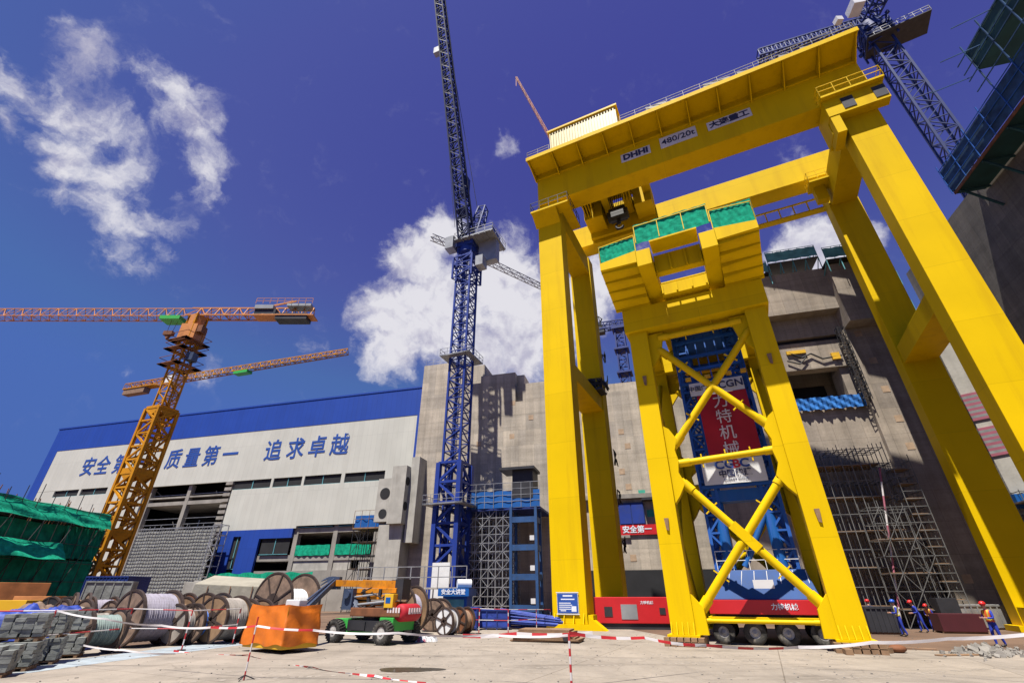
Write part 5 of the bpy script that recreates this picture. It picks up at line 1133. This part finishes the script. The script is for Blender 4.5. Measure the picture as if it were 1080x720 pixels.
# kiosk, blue bins, timber and odds in the middle ground
t = thing('kiosk', 'small bright blue kiosk with white lettered canopy right of the lift', 'kiosk', (px_to(479, 38, 1), 38, 0), R_(-10))
m = MB(); m.box(-.9, .9, 0, 1.6, 0, 2.0); m.build('booth', 'deck_blue', t)
m = MB(); m.box(-1.15, 1.15, -.5, 1.8, 2.0, 2.5); m.build('canopy', 'bright_blue', t); lettering('安全大讲堂', .36, 'letter_light', t, (0, -.52, 2.25), FACE, .01, .004)
m = MB(); m.box(-.7, .7, -.04, 0, .5, 1.8); m.build('poster', 'teal_net', t)
m = MB(); m.tube((.1, .2, 2.8), (1.1, .5, 2.8), .3, 16); o = m.build('pipe_section', 'white_paint'); o.location = t.location; tag(o, 'short white pipe section lying on the blue kiosk canopy', 'pipe')
for i, (px, Y, w, h, lab) in enumerate(((498, 36.5, 1.0, 1.35, 'leftmost tall blue steel bin behind the striped barrier'), (521, 37.2, 2.2, 1.2, 'wide blue steel bin in the middle behind the striped barrier'), (480, 34.5, 1.5, .6, 'low dark blue steel bin beside the small rusty drum'))):
    x = px_to(px, Y, h / 2); t = thing('steel_bin', lab, 'steel bin', (x, Y, 0), R_(-12), 'blue steel bins behind the barrier')
    m = MB(); m.box(-w / 2, w / 2, -.6, .6, .1, h); m.build('body', 'tarp_blue', t, .02)
    m = MB()
    for z in (.12, h * .5, h - .1): m.box(-w / 2 - .05, w / 2 + .05, -.66, -.602, z, z + .08)
    for k in range(4): xx = -w / 2 + w * k / 3; m.box(xx - .04, xx + .04, -.65, -.601, .0, h)
    m.build('rib', 'dark_blue_steel', t)
t = thing('pipe_bundle', 'sloping bundle of blue scaffold pipes left of the gantry leg', 'pipe bundle', (px_to(558, 37.5, .6), 37.5, 0), R_(-10))
m = MB(); rr = random.Random(12)
for k in range(46):
    y, z = rr.uniform(-.6, .6), rr.uniform(.1, 1.25); m.tube((-2.0 + rr.uniform(-.2, .2), y, z), (2.2 + rr.uniform(-.3, .3), y, max(.06, z * .55)), .06, 6)
m.build('pipes', 'tarp_blue', t)
v = gnd(578, 676); t = thing('timber_stack', 'flat stack of timber sheets on the ground before the yellow left leg', 'timber stack', (v.x, v.y, 0), R_(-18))
m = MB(); rr = random.Random(13)
for k in range(7): m.rbox((rr.uniform(-.1, .1), rr.uniform(-.08, .08), .06 + k * .075), (3.5 - .15 * k, 1.5, .065), rr.uniform(-.05, .05))
m.build('sheets', 'wood', t)
m = MB(); m.tube((1.1, -.9, .22), (1.1, .9, .3), .14, 12); m.build('log', 'dark_steel', t)
v = gnd(452, 676); o = heap('sandbag', 'white and pink sandbag lying on the concrete right of the lift wheels', 'sandbag', 450, v.y, 1.0, .6, .3, 'plate_white', 7)
v = gnd(437, 676); heap('sandbag', 'flat rusty pink sandbag beside the white sandbag', 'sandbag', 438, v.y, 1.1, .6, .25, 'stripe_pink', 8)

# ------------------------------------------------------------------ articulated boom lift
def build_lift():
    LX, LY = -6.95, 27.05; A = R_(152)
    t = thing('boom_lift', 'orange and green articulated boom lift with tarpaulin wrapped orange basket lowered to the ground', 'boom lift', (LX, LY, 0), A)
    Mi = Matrix.Rotation(-A, 3, 'Z')
    def loc(x, y, z): v = Mi @ Vector((x - LX, y - LY, 0)); return Vector((v.x, v.y, z))
    for x in (-1.55, 1.55):
        for y in (-1.0, 1.0):
            m = MB(); m.lathe([(-.2, .25), (-.2, .44), (-.15, .5), (.15, .5), (.2, .44), (.2, .25)], (x, y, .5), (0, 1, 0), 24)
            for k in range(24):
                a = 2 * math.pi * k / 24
                for s in (-1, 1): m.bar((x + .49 * math.cos(a), y, .5 + .49 * math.sin(a)), (x + .47 * math.cos(a + s * .12), y + s * .2, .5 + .47 * math.sin(a + s * .12)), .07, .07)
            w = m.build('wheel', 'tyre', t)
            m = MB(); m.tube((x, y - .17, .5), (x, y + .17, .5), .26, 16); m.tube((x, y - .2, .5), (x, y + .2, .5), .1, 10); m.build('rim', 'rim_grey', w)
    m = MB(); m.box(-1.3, 1.3, -.75, .75, .42, .8); m.box(-1.9, -1.05, -.8, .8, .55, 1.1); m.box(1.0, 1.9, -.8, .8, .6, 1.02); m.build('chassis', 'green_paint', t, .03)
    m = MB(); m.box(-1.0, 1.0, -.8, .8, .5, .95); m.box(-.2, .7, .8, .86, .55, .9); m.tube((0, 0, .9), (0, 0, 1.15), .55, 20); m.build('undercarriage', 'dark_steel', t)
    m = MB(); m.box(-2.2, 1.0, -.75, .75, 1.12, 1.5); m.build('turntable', 'rust', t, .04)
    m = MB(); m.lathe([(-.7, 0.05), (-.7, .3), (-.55, .38), (.55, .38), (.7, .3), (.7, .05)], (-2.1, 0, 1.3), (0, 1, 0), 20); cw = m.build('counterweight', 'banner_red', t)
    m = MB()
    for k in range(5): m.box(-2.52, -2.48, -.5 + k * .2, -.38 + k * .2, 1.25, 1.5)
    for k in range(5): m.box(-2.2 + k * .17, -2.1 + k * .17, .752, .758, 1.3, 1.52)
    m.build('marking', 'letter_white', cw)
    for k, (x0, x1, z) in enumerate(((-1.6, 1.2, 1.55), (-1.7, 1.3, 1.85), (-1.6, 1.25, 2.13))):
        m = MB(); m.box(x0, x1, -.2 + .28, .2 + .28, z, z + .22); m.box(x0, x1, -.42, -.1, z + .02, z + .2); m.build('boom_arm', 'lift_orange', t, .02)
    m = MB(); m.box(1.0, 1.65, -.65, .75, 1.4, 2.35); m.tube((1.3, -.8, 2.1), (1.3, .9, 2.1), .2, 12)
    for k in range(14): m.tube((.6 + .05 * k, .55 + .02 * (k % 5), 1.5), (1.3 + .03 * k, .5, 2.3 - .04 * (k % 6)), .03, 6)
    m.build('knuckle', 'lamp_housing', t)
    rr = random.Random(31)
    m = MB()
    for k in range(9): a0 = Vector((rr.uniform(-1.5, 1.1), .52, rr.uniform(1.5, 2.4))); m.path([a0, a0 + Vector((rr.uniform(-.5, .5), .1, -.12)), a0 + Vector((rr.uniform(-.9, .9), .06, rr.uniform(-.3, .2)))], .03, 6)
    m.build('hydraulic_hose', 'rubber_black', t)
    for k in range(7):
        x = -1.35 + k * .36; m = MB(); m.rbox((x, .5, 1.55 + .3 * (k % 3)), (.16, .12, .34), 0, 0, (0, rr.uniform(-.3, .3))); m.build('bracket', 'dark_steel', t)
    m = MB(); m.tube((-1.3, .56, 1.78), (.7, .56, 1.62), .06, 10); m.build('hydraulic_cylinder', 'grey_steel', t)
    m = MB(); m.tube((-.4, .56, 2.08), (1.1, .56, 1.95), .05, 10); m.build('hydraulic_cylinder', 'grey_steel', t)
    m = MB(); m.box(-1.75, -1.2, .5, .8, 1.5, 2.1); m.build('control_box', 'lift_yellow', t, .02)
    m = MB(); m.box(-1.6, -1.3, .801, .81, 1.7, 1.95); m.build('decal', 'bright_blue', t)
    a = Vector((-1.8, .1, 2.5)); b = loc(-9.6, 28.0, 2.62)
    m = MB(); m.bar(a, b, .34, .3); m.bar(a + Vector((.3, 0, 0)), a.lerp(b, .55), .42, .36); m.build('upper_boom', 'lift_orange', t, .01)
    m = MB(); m.rbox(a + Vector((.1, 0, -.2)), (.5, .6, .9)); m.build('boom_knuckle', 'dark_steel', t)
    c = loc(-9.4, 24.2, 1.5)
    m = MB(); m.bar(b + Vector((0, 0, .1)), c, .22, .26); m.bar(b + Vector((0, .22, -.2)), c + Vector((0, .22, -.3)), .1); m.rbox(b, (.6, .5, .6), .5); m.tube(b + Vector((0, 0, .25)), c + Vector((.1, 0, .3)), .05, 6)
    for k in range(8): m.tube(b + Vector((.1 * (k % 3), .1 * (k % 2), .3)), b + Vector((.8, .2 - .1 * (k % 4), -.1 + .05 * k)), .03, 6)
    m.build('jib_arm', 'lamp_housing', t)
    # basket wrapped in an orange tarpaulin; bottom tray shows below
    B = loc(-9.75, 22.95, .16); ang = R_(-33) - A
    Mb = Matrix.Rotation(ang, 3, 'Z'); Lx, Ly, Hh = 2.75, 1.7, 1.42
    m = MB(); m.rbox(B + Vector((0, 0, .1)), (Lx - .05, Ly - .05, .22), ang); m.build('basket_floor', 'lift_yellow', t, .03)
    def wall(u, v):
        # walk round the perimeter with u, up with v
        per = [(-Lx / 2, -Ly / 2), (Lx / 2, -Ly / 2), (Lx / 2, Ly / 2), (-Lx / 2, Ly / 2), (-Lx / 2, -Ly / 2)]
        L = [Lx, Ly, Lx, Ly]; s = u * sum(L); i = 0
        while i < 3 and s > L[i]: s -= L[i]; i += 1
        f = s / L[i]; x = per[i][0] + (per[i + 1][0] - per[i][0]) * f; y = per[i][1] + (per[i + 1][1] - per[i][1]) * f
        k = 1 + .025 * math.sin(u * 70 + v * 3) * (1 - .3 * v) + .02 * math.sin(v * 9 + u * 33) - .06 * v + .03 * (1 - v)
        sag = .07 * math.sin(f * math.pi) * (v > .85) + .05 * math.sin(u * 40) * (v < .1)
        p = Mb @ Vector((x * k, y * k, 0)); return B + Vector((p.x, p.y, .12 + Hh * v - sag))
    m = MB(); m.sheet(wall, 88, 16); m.build('tarpaulin_cover', 'tarp_orange', t)
    m = MB(); m.rbox(B + Vector((0, 0, 1.0)), (Lx - .4, Ly - .4, .1), ang); m.build('basket_tray', 'lift_orange', t)
    p = Mb @ Vector((.45, .1, 0)); m = MB(); m.rbox(B + p + Vector((0, 0, 1.55)), (.95, .4, .32), ang); m.build('control_panel', 'plate_white', t, .04)
    m = MB()
    for sx, sy in ((-1, -1), (1, -1), (1, 1), (-1, 1)):
        q = B + Mb @ Vector((sx * (Lx / 2 - .12), sy * (Ly / 2 - .1), 0)); m.tube(q + Vector((0, 0, .2)), q + Vector((0, 0, 1.5)), .03, 6)
    m.build('basket_post', 'lift_orange', t)
build_lift()

# ------------------------------------------------------------------ barriers, posts and tape
POST = 'red and white barrier posts'
def post(px, py, top, lab, base='plain', r=.028):
    v = gnd(px, py); h = atY(top[0], top[1], v.y).z
    t = thing('barrier_post', lab, 'barrier post', (v.x, v.y, 0), 0, POST)
    m = MB(); n = 7
    for k in range(n): m.tube((0, 0, h * k / n), (0, 0, h * (k + 1) / n), r, 10, k % 2)
    m.build('pole', ['tape_red', 'tape_white'], t)
    m = MB()
    if base == 'tripod':
        for k in range(3): a = k * 2.1 + .5; m.tube((0, 0, .12), (.26 * math.cos(a), .26 * math.sin(a), .015), .014, 6)
    else: m.tube((0, 0, 0), (0, 0, .05), .16, 14)
    m.build('base', 'dark_steel', t)
    return Vector((v.x, v.y, h))
P1 = post(35, 702, (58, 643), 'leftmost red and white post in front of the grey block pallets')
P2 = post(124, 688, (138, 641), 'red and white post in front of the small green drum')
P3 = post(191, 686, (200, 643), 'red and white post before the pale grey drum')
P4 = post(245, 679, (251, 641), 'red and white post just left of the orange basket')
P5 = post(257, 717, (272, 650), 'tripod post standing before the orange basket', 'tripod', .02)
P6 = post(603, 726, (601, 667), 'red and white post in the foreground before the yellow left leg', 'plain', .03)
def rails(pts, lab, zs=(1.0, .55)):
    t = thing('barrier_rail', lab, 'barrier rail', (0, 0, 0), 0, 'red and white barrier rails')
    for z in zs:
        for a, b in zip(pts, pts[1:]):
            a2 = Vector((a.x, a.y, a.z * z - .02)); b2 = Vector((b.x, b.y, b.z * z - .02)); n = max(2, int((b2 - a2).length / .9)); m = MB()
            for k in range(n): m.tube(a2.lerp(b2, k / n), a2.lerp(b2, (k + 1) / n), .02, 8, (k + 1) % 2)
            m.build('rail', ['tape_red', 'tape_white'], t)
left = Vector((P1.x - 4.5, P1.y - 1.2, P1.z))
rails([left, P1], 'red and white tube rail left of the leftmost post'); rails([P1, P2], 'red and white tube rail between leftmost post and small green drum'); rails([P2, P3], 'red and white tube rail in front of the lilac drum'); rails([P3, P4], 'red and white tube rail ending at the orange basket')
bp = []
for i, (px, py, ty, lab) in enumerate(((447, 662, 641, 'thin far barrier post beside the red counterweight'), (474, 661, 641, 'thin far barrier post left of the blue bins'), (505, 665, 641, 'thin far barrier post in front of the tall blue bin'), (536, 665, 642, 'thin far barrier post in front of the wide blue bin'), (566, 662, 642, 'thin far barrier post in front of the blue pipe bundle'), (581, 660, 642, 'thin far barrier post touching the yellow leg'))):
    v = gnd(px, py + 3); bp.append(post(px, py + 3, (px, ty), lab, 'plain', .03))
rails(bp, 'far red and white tube rail in front of the blue bins')
def ribbon(lab, pts, w=.055, red=True, step=.25, seg=None, twist=.6):
    P = [p if isinstance(p, Vector) else p for p in pts]; m = MB(); k = 0; acc = 0; side = None
    for a, b in zip(P, P[1:]):
        n = max(2, int((b - a).length / step)); sag = .02 * (b - a).length
        for i in range(n):
            def q(f, up):
                c = a.lerp(b, f); c = c + Vector((0, 0, -sag * 4 * f * (1 - f)))
                th = twist * math.sin((k + (f * n - i)) * .35 + a.x); return c + Vector((0, math.sin(th) * w * .5 * up, math.cos(th) * w * .5 * up))
            k0 = k
            def Q(f, up, kk):
                c = a.lerp(b, f); c = c + Vector((0, 0, -sag * 4 * f * (1 - f))); th = twist * math.sin(kk * .35); return c + Vector((0, math.sin(th) * w * .5 * up, math.cos(th) * w * .5 * up))
            m.quad(Q(i / n, -1, k), Q((i + 1) / n, -1, k + 1), Q((i + 1) / n, 1, k + 1), Q(i / n, 1, k), (k % 2) if red else 1); k += 1
    o = m.build('barrier_tape', ['tape_red', 'tape_white']); tag(o, lab, 'barrier tape', 'barrier tapes'); return o
Z = lambda px, py, Y: atY(px, py, Y)
ribbon('white tape sagging from the leftmost post across the drums', [Vector(P1), Z(110, 652, 17.6), Z(170, 659, 17), Z(225, 661, 16)], red=False)
ribbon('red and white tape tied at the tripod post before the orange basket', [Z(222, 661, 16.0), Vector(P5) - Vector((0, 0, .22)), Z(330, 664, 15.2)], step=.35)
ribbon('pale tape running from the basket to the foreground post', [Z(330, 664, 15.2), Z(420, 667, 15.0), Z(520, 669, 14.8), Vector(P6) - Vector((0, 0, .05))], red=False)
ribbon('red and white tape lying on the concrete in the foreground', [gnd(183, 686, .04), gnd(262, 690, .05), gnd(330, 703, .05), gnd(395, 712, .05), gnd(480, 722, .05)], w=.09, step=.3, twist=1.2)
ribbon('red and white tape stretched over the timber stack', [Z(488, 670, 26.0), Z(545, 668, 26), Z(625, 667, 26)], w=.16, step=.7, twist=.2)
ribbon('red and white tape from the foreground post towards the trestle foot', [Vector(P6), Z(680, 672, 15.5), Z(745, 680, 17), Z(842, 682, 17.5)], w=.08, step=.5)
ribbon('long pale tape crossing in front of the trestle to the right edge', [Z(842, 682, 17.5), Z(920, 677, 16.8), Z(1000, 673, 15.5), Z(1120, 664, 14)], w=.085, red=False, twist=.3)
ribbon('thin white tape hanging low before the nearest drum', [Z(88, 680, 18.4), Z(130, 685, 18.2), Z(185, 689, 18)], w=.05, red=False)

# ------------------------------------------------------------------ boxes, timber and rubble at the right
crate('generator_box', 'dark red equipment box behind the workers', 'equipment box', 1010, 33.5, 2.3, 1.2, 1.05, 'dark_red', -15)
crate('generator_box', 'black equipment box behind the right trestle foot', 'equipment box', 928, 33, 1.7, 1.3, 1.45, 'dark_steel', -15, ribs=6)
crate('generator_box', 'dark steel cabinet behind the dark red box', 'cabinet', 1000, 36.5, 1.2, 1.0, 1.9, 'dark_steel', -15)
t = crate('site_container', 'pale grey panel container right of the dark red box', 'container', 1036, 37.5, 3.0, 1.2, 1.5, 'galvanised', -15, ribs=8)
for i, (px, py, l, deg, mt, lab) in enumerate(((893, 689, 1.2, 70, 'wood', 'short dark timber beam under the right trestle foot edge'), (920, 687, 1.5, 120, 'wood', 'timber beam lying right of the trestle foot'), (1012, 691, 1.9, 8, 'wood', 'flat plank lying before the rubble'), (963, 684, 1.6, -30, 'drum_brown', 'dark plank lying near the workers feet'))):
    v = gnd(px, py); m = MB(); m.box(-l / 2, l / 2, -.13, .13, 0, .2 if i < 2 else .05); o = m.build('timber_beam', mt, None, .01); o.location = v; o.rotation_euler = (0, 0, R_(deg)); tag(o, lab, 'timber beam')
v = gnd(948, 688); m = MB(); m.ball((0, 0, .14), .3, 12, 8, 0, (1.15, .8, .5)); o = m.build('boulder', 'rust'); o.location = v; tag(o, 'rusty brown stone lying right of the trestle foot', 'stone')
m = MB(); rr = random.Random(21)
for k in range(260):
    px, py = rr.gauss(1043, 22), rr.gauss(688, 2.6); v = gnd(px, min(697, max(681, py))); s = rr.uniform(.03, .11) * (2.0 if rr.random() < .08 else 1)
    m.rbox((v.x, v.y, s * .4), (s * rr.uniform(1, 1.8), s * rr.uniform(.8, 1.5), s), rr.random() * 6, 0, (rr.random(), rr.random()))
mat('dull_stone', (.24, .22, .19), .9, 0, .35, 3, (.12, .11, .1), .6, 2, False, .4, 10)
tag(m.build('rubble', 'dull_stone'), 'loose pale stone rubble on the ground beside the worker', 'rubble', kind='stuff')
m = MB(); rr = random.Random(22)
for k in range(700):
    x, y = rr.uniform(-16, 24), rr.uniform(13, 34); s = rr.uniform(.01, .035); m.rbox((x, y, s * .4), (s * 1.5, s * 1.2, s), rr.random() * 6)
tag(m.build('grit', 'dull_stone'), 'loose grit scattered over the concrete apron', 'grit', kind='stuff')

# ------------------------------------------------------------------ people
def person(lab, px, py, face, height, body, helmet, vest=None, lean=0.0, arms='down', stride=.1):
    v = gnd(px, py); k = height / 1.75
    t = thing('person', lab, 'person', (v.x, v.y, 0), R_(face))
    pts, rad, edges = [], [], []
    def J(p, r, par=None):
        pts.append(Vector(p)); rad.append(r)
        if par is not None: edges.append((par, len(pts) - 1))
        return len(pts) - 1
    pel = J((0, 0, .95), (.155, .115)); sp = J((0, .01, 1.12), (.14, .105), pel); ch = J((0, 0, 1.32), (.165, .115), sp); nb = J((0, -.005, 1.47), (.075, .075), ch)
    nk = J((0, .01, 1.53), (.055, .06), nb); h1 = J((0, .03, 1.60), (.068, .085), nk); h2 = J((0, .02, 1.69), (.078, .098), h1); h3 = J((0, .01, 1.75), (.05, .06), h2)
    for s in (-1, 1):
        hip = J((s * .095, 0, .9), (.095, .1), pel); kn = J((s * .11, .03 + s * stride * .5, .50), (.062, .066), hip); an = J((s * .11, -.03 + s * stride, .10), (.045, .05), kn); to = J((s * .125, .13 + s * stride, .045), (.045, .04), an)
        sh = J((s * .185, -.005, 1.41), (.07, .07), ch)
        if arms == 'down': el, wr, hd = (s * .25, -.03, 1.14), (s * .25, .07, .92), (s * .25, .09, .86)
        elif arms == 'front': el, wr, hd = (s * .25, .06, 1.15), (s * .13, .28, 1.16), (s * .11, .35, 1.17)
        else: el, wr, hd = ((.25, -.03, 1.14), (.25, .07, .92), (.25, .09, .86)) if s > 0 else ((-.24, .1, 1.18), (-.16, .2, 1.40), (-.15, .23, 1.46))
        e = J(el, (.048, .048), sh); w = J(wr, (.032, .034), e); p = J(hd, (.022, .038), w)
        d = (Vector(hd) - Vector(wr)).normalized(); sd = Vector((0, 1, 0)) if abs(d.y) < .7 else Vector((0, 0, 1)); sd = (sd - d * sd.dot(d)).normalized(); cu = Vector((-s, 0, 0))
        for q, (off, L_) in enumerate(((.027, .072), (.009, .082), (-.009, .077), (-.026, .060))):
            a = Vector(hd) + sd * off + d * .03; f1 = J(a, (.0095, .0095), p); f2 = J(a + d * L_ * .55 + cu * .012, (.009, .009), f1); J(a + d * L_ * .9 + cu * .035, (.0075, .0075), f2)
        a = Vector(wr) + d * .03 + sd * .032; th = J(a, (.011, .011), p); J(a + sd * .02 + d * .045 + cu * .02, (.009, .009), th)
    me = D.meshes.new('body'); me.from_pydata([p * k for p in pts], edges, [])
    bm = bmesh.new(); bm.from_mesh(me); sk = bm.verts.layers.skin.verify(); bm.verts.ensure_lookup_table()
    for i, vv in enumerate(bm.verts): vv[sk].radius = (rad[i][0] * k, rad[i][1] * k); vv[sk].use_root = (i == 0)
    bm.to_mesh(me); bm.free()
    o = D.objects.new('body', me); COL.objects.link(o); o.modifiers.new('s', 'SKIN'); sub = o.modifiers.new('d', 'SUBSURF'); sub.levels = 2; sub.render_levels = 2
    dg = bpy.context.evaluated_depsgraph_get(); dg.update(); nm = D.meshes.new_from_object(o.evaluated_get(dg)); D.objects.remove(o); D.meshes.remove(me)
    for a in (body, 'skin', 'boot'): nm.materials.append(MAT[a])
    handz = .93 * k
    for f in nm.polygons:
        c = f.center / k; f.use_smooth = True
        f.material_index = 1 if (c.z > 1.5 or (abs(c.x) > .2 and c.z < .925 and arms in ('down', 'phone')) or (arms == 'front' and c.y > .27) or (arms == 'phone' and c.x < -.1 and c.z > 1.38 and c.y > .17)) else (2 if c.z < .13 else 0)
    vs = None
    if vest:
        tb = bmesh.new(); tb.from_mesh(nm); tb.faces.ensure_lookup_table()
        kill = [f for f in tb.faces if not (1.0 < f.calc_center_median().z / k < 1.47 and abs(f.calc_center_median().x) / k < .19 and abs(f.calc_center_median().y) / k < .16)]
        bmesh.ops.delete(tb, geom=kill, context='FACES')
        for q in tb.verts: q.co += q.normal * .014
        bmesh.ops.solidify(tb, geom=tb.faces[:], thickness=.008)
        vm = D.meshes.new('vest'); tb.to_mesh(vm); tb.free(); vm.materials.clear(); vm.materials.append(MAT[vest]); vm.materials.append(MAT['vest_yellow' if vest == 'vest_orange' else 'plate_white'])
        for f in vm.polygons: f.use_smooth = True; f.material_index = 1 if (1.10 < f.center.z / k < 1.15 or .09 < abs(f.center.x) / k < .125) else 0
        vs = vm
    hm = MB()
    for j in range(7):
        pass
    hm.ball((0, .02 * k, 1.735 * k), .118 * k, 18, 10, 0, (1, 1.18, .92)); hm.lathe([(-.008, .0), (-.008, .15 * k), (.006, .15 * k), (.006, .0)], (0, .05 * k, 1.725 * k), (0, -.12, 1), 20)
    face_m = MB()
    for s in (-1, 1): face_m.ball((s * .03 * k, .118 * k, 1.655 * k), .011 * k, 8, 6)
    mouth = MB(); mouth.rbox((0, .118 * k, 1.585 * k), (.04 * k, .012, .008))
    nose = MB(); nose.hexa([(-.014 * k, .11 * k, 1.61 * k), (.014 * k, .11 * k, 1.61 * k), (.01 * k, .14 * k, 1.612 * k), (-.01 * k, .14 * k, 1.612 * k)], [(-.008 * k, .115 * k, 1.66 * k), (.008 * k, .115 * k, 1.66 * k), (.005 * k, .12 * k, 1.66 * k), (-.005 * k, .12 * k, 1.66 * k)])
    for s in (-1, 1): nose.ball((s * .078 * k, .02 * k, 1.635 * k), .025 * k, 8, 6, 0, (.4, .8, 1.2))
    parts = [(o2, m2) for o2, m2 in ((hm.build('helmet', helmet, t), 1), (face_m.build('eyes', 'rubber_black', t), 1), (mouth.build('mouth', 'rust', t), 1), (nose.build('face_detail', 'skin', t), 1))]
    b = D.objects.new('body', nm); COL.objects.link(b); b.parent = t
    allm = [nm] + [p[0].data for p in parts]
    if vs: vo = D.objects.new('vest', vs); COL.objects.link(vo); vo.parent = t; allm.append(vs)
    if lean:
        for mm in allm:
            for q in mm.vertices:
                f = min(1, max(0, (q.co.z / k - .85) / .25)); f = f * f * (3 - 2 * f)
                if f > 0 or (abs(q.co.x) / k > .2 and q.co.z / k > .75):
                    f = max(f, 1.0 if abs(q.co.x) / k > .2 else f); a = -lean * f; y, z = q.co.y, q.co.z - .92 * k
                    q.co.y = y * math.cos(a) - z * math.sin(a); q.co.z = .92 * k + y * math.sin(a) + z * math.cos(a)
    return t
person('worker in orange vest and red helmet standing alone by the rubble', 1057, 682, 95, 1.72, 'overall_blue', 'helmet_red', 'vest_orange', .06, 'front')
person('worker with yellow vest and blue helmet beside the right trestle foot', 955, 671, 60, 1.76, 'overall_blue', 'helmet_blue', 'vest_yellow', .05, 'front')
person('worker in plain blue overalls with red helmet leaning forward behind the yellow vest worker', 976, 667, 75, 1.74, 'overall_blue', 'helmet_red', None, .28, 'front', .14)
person('worker with orange vest in the shade at the right of the group', 988, 666, 120, 1.55, 'overall_blue', 'helmet_red', 'vest_orange', .35, 'front', .12)
person('worker in dark navy overalls with red helmet nearest the trestle foot', 926, 668, -20, 1.76, 'overall_navy', 'helmet_red', None, .05, 'down')

bpy.context.view_layer.update()
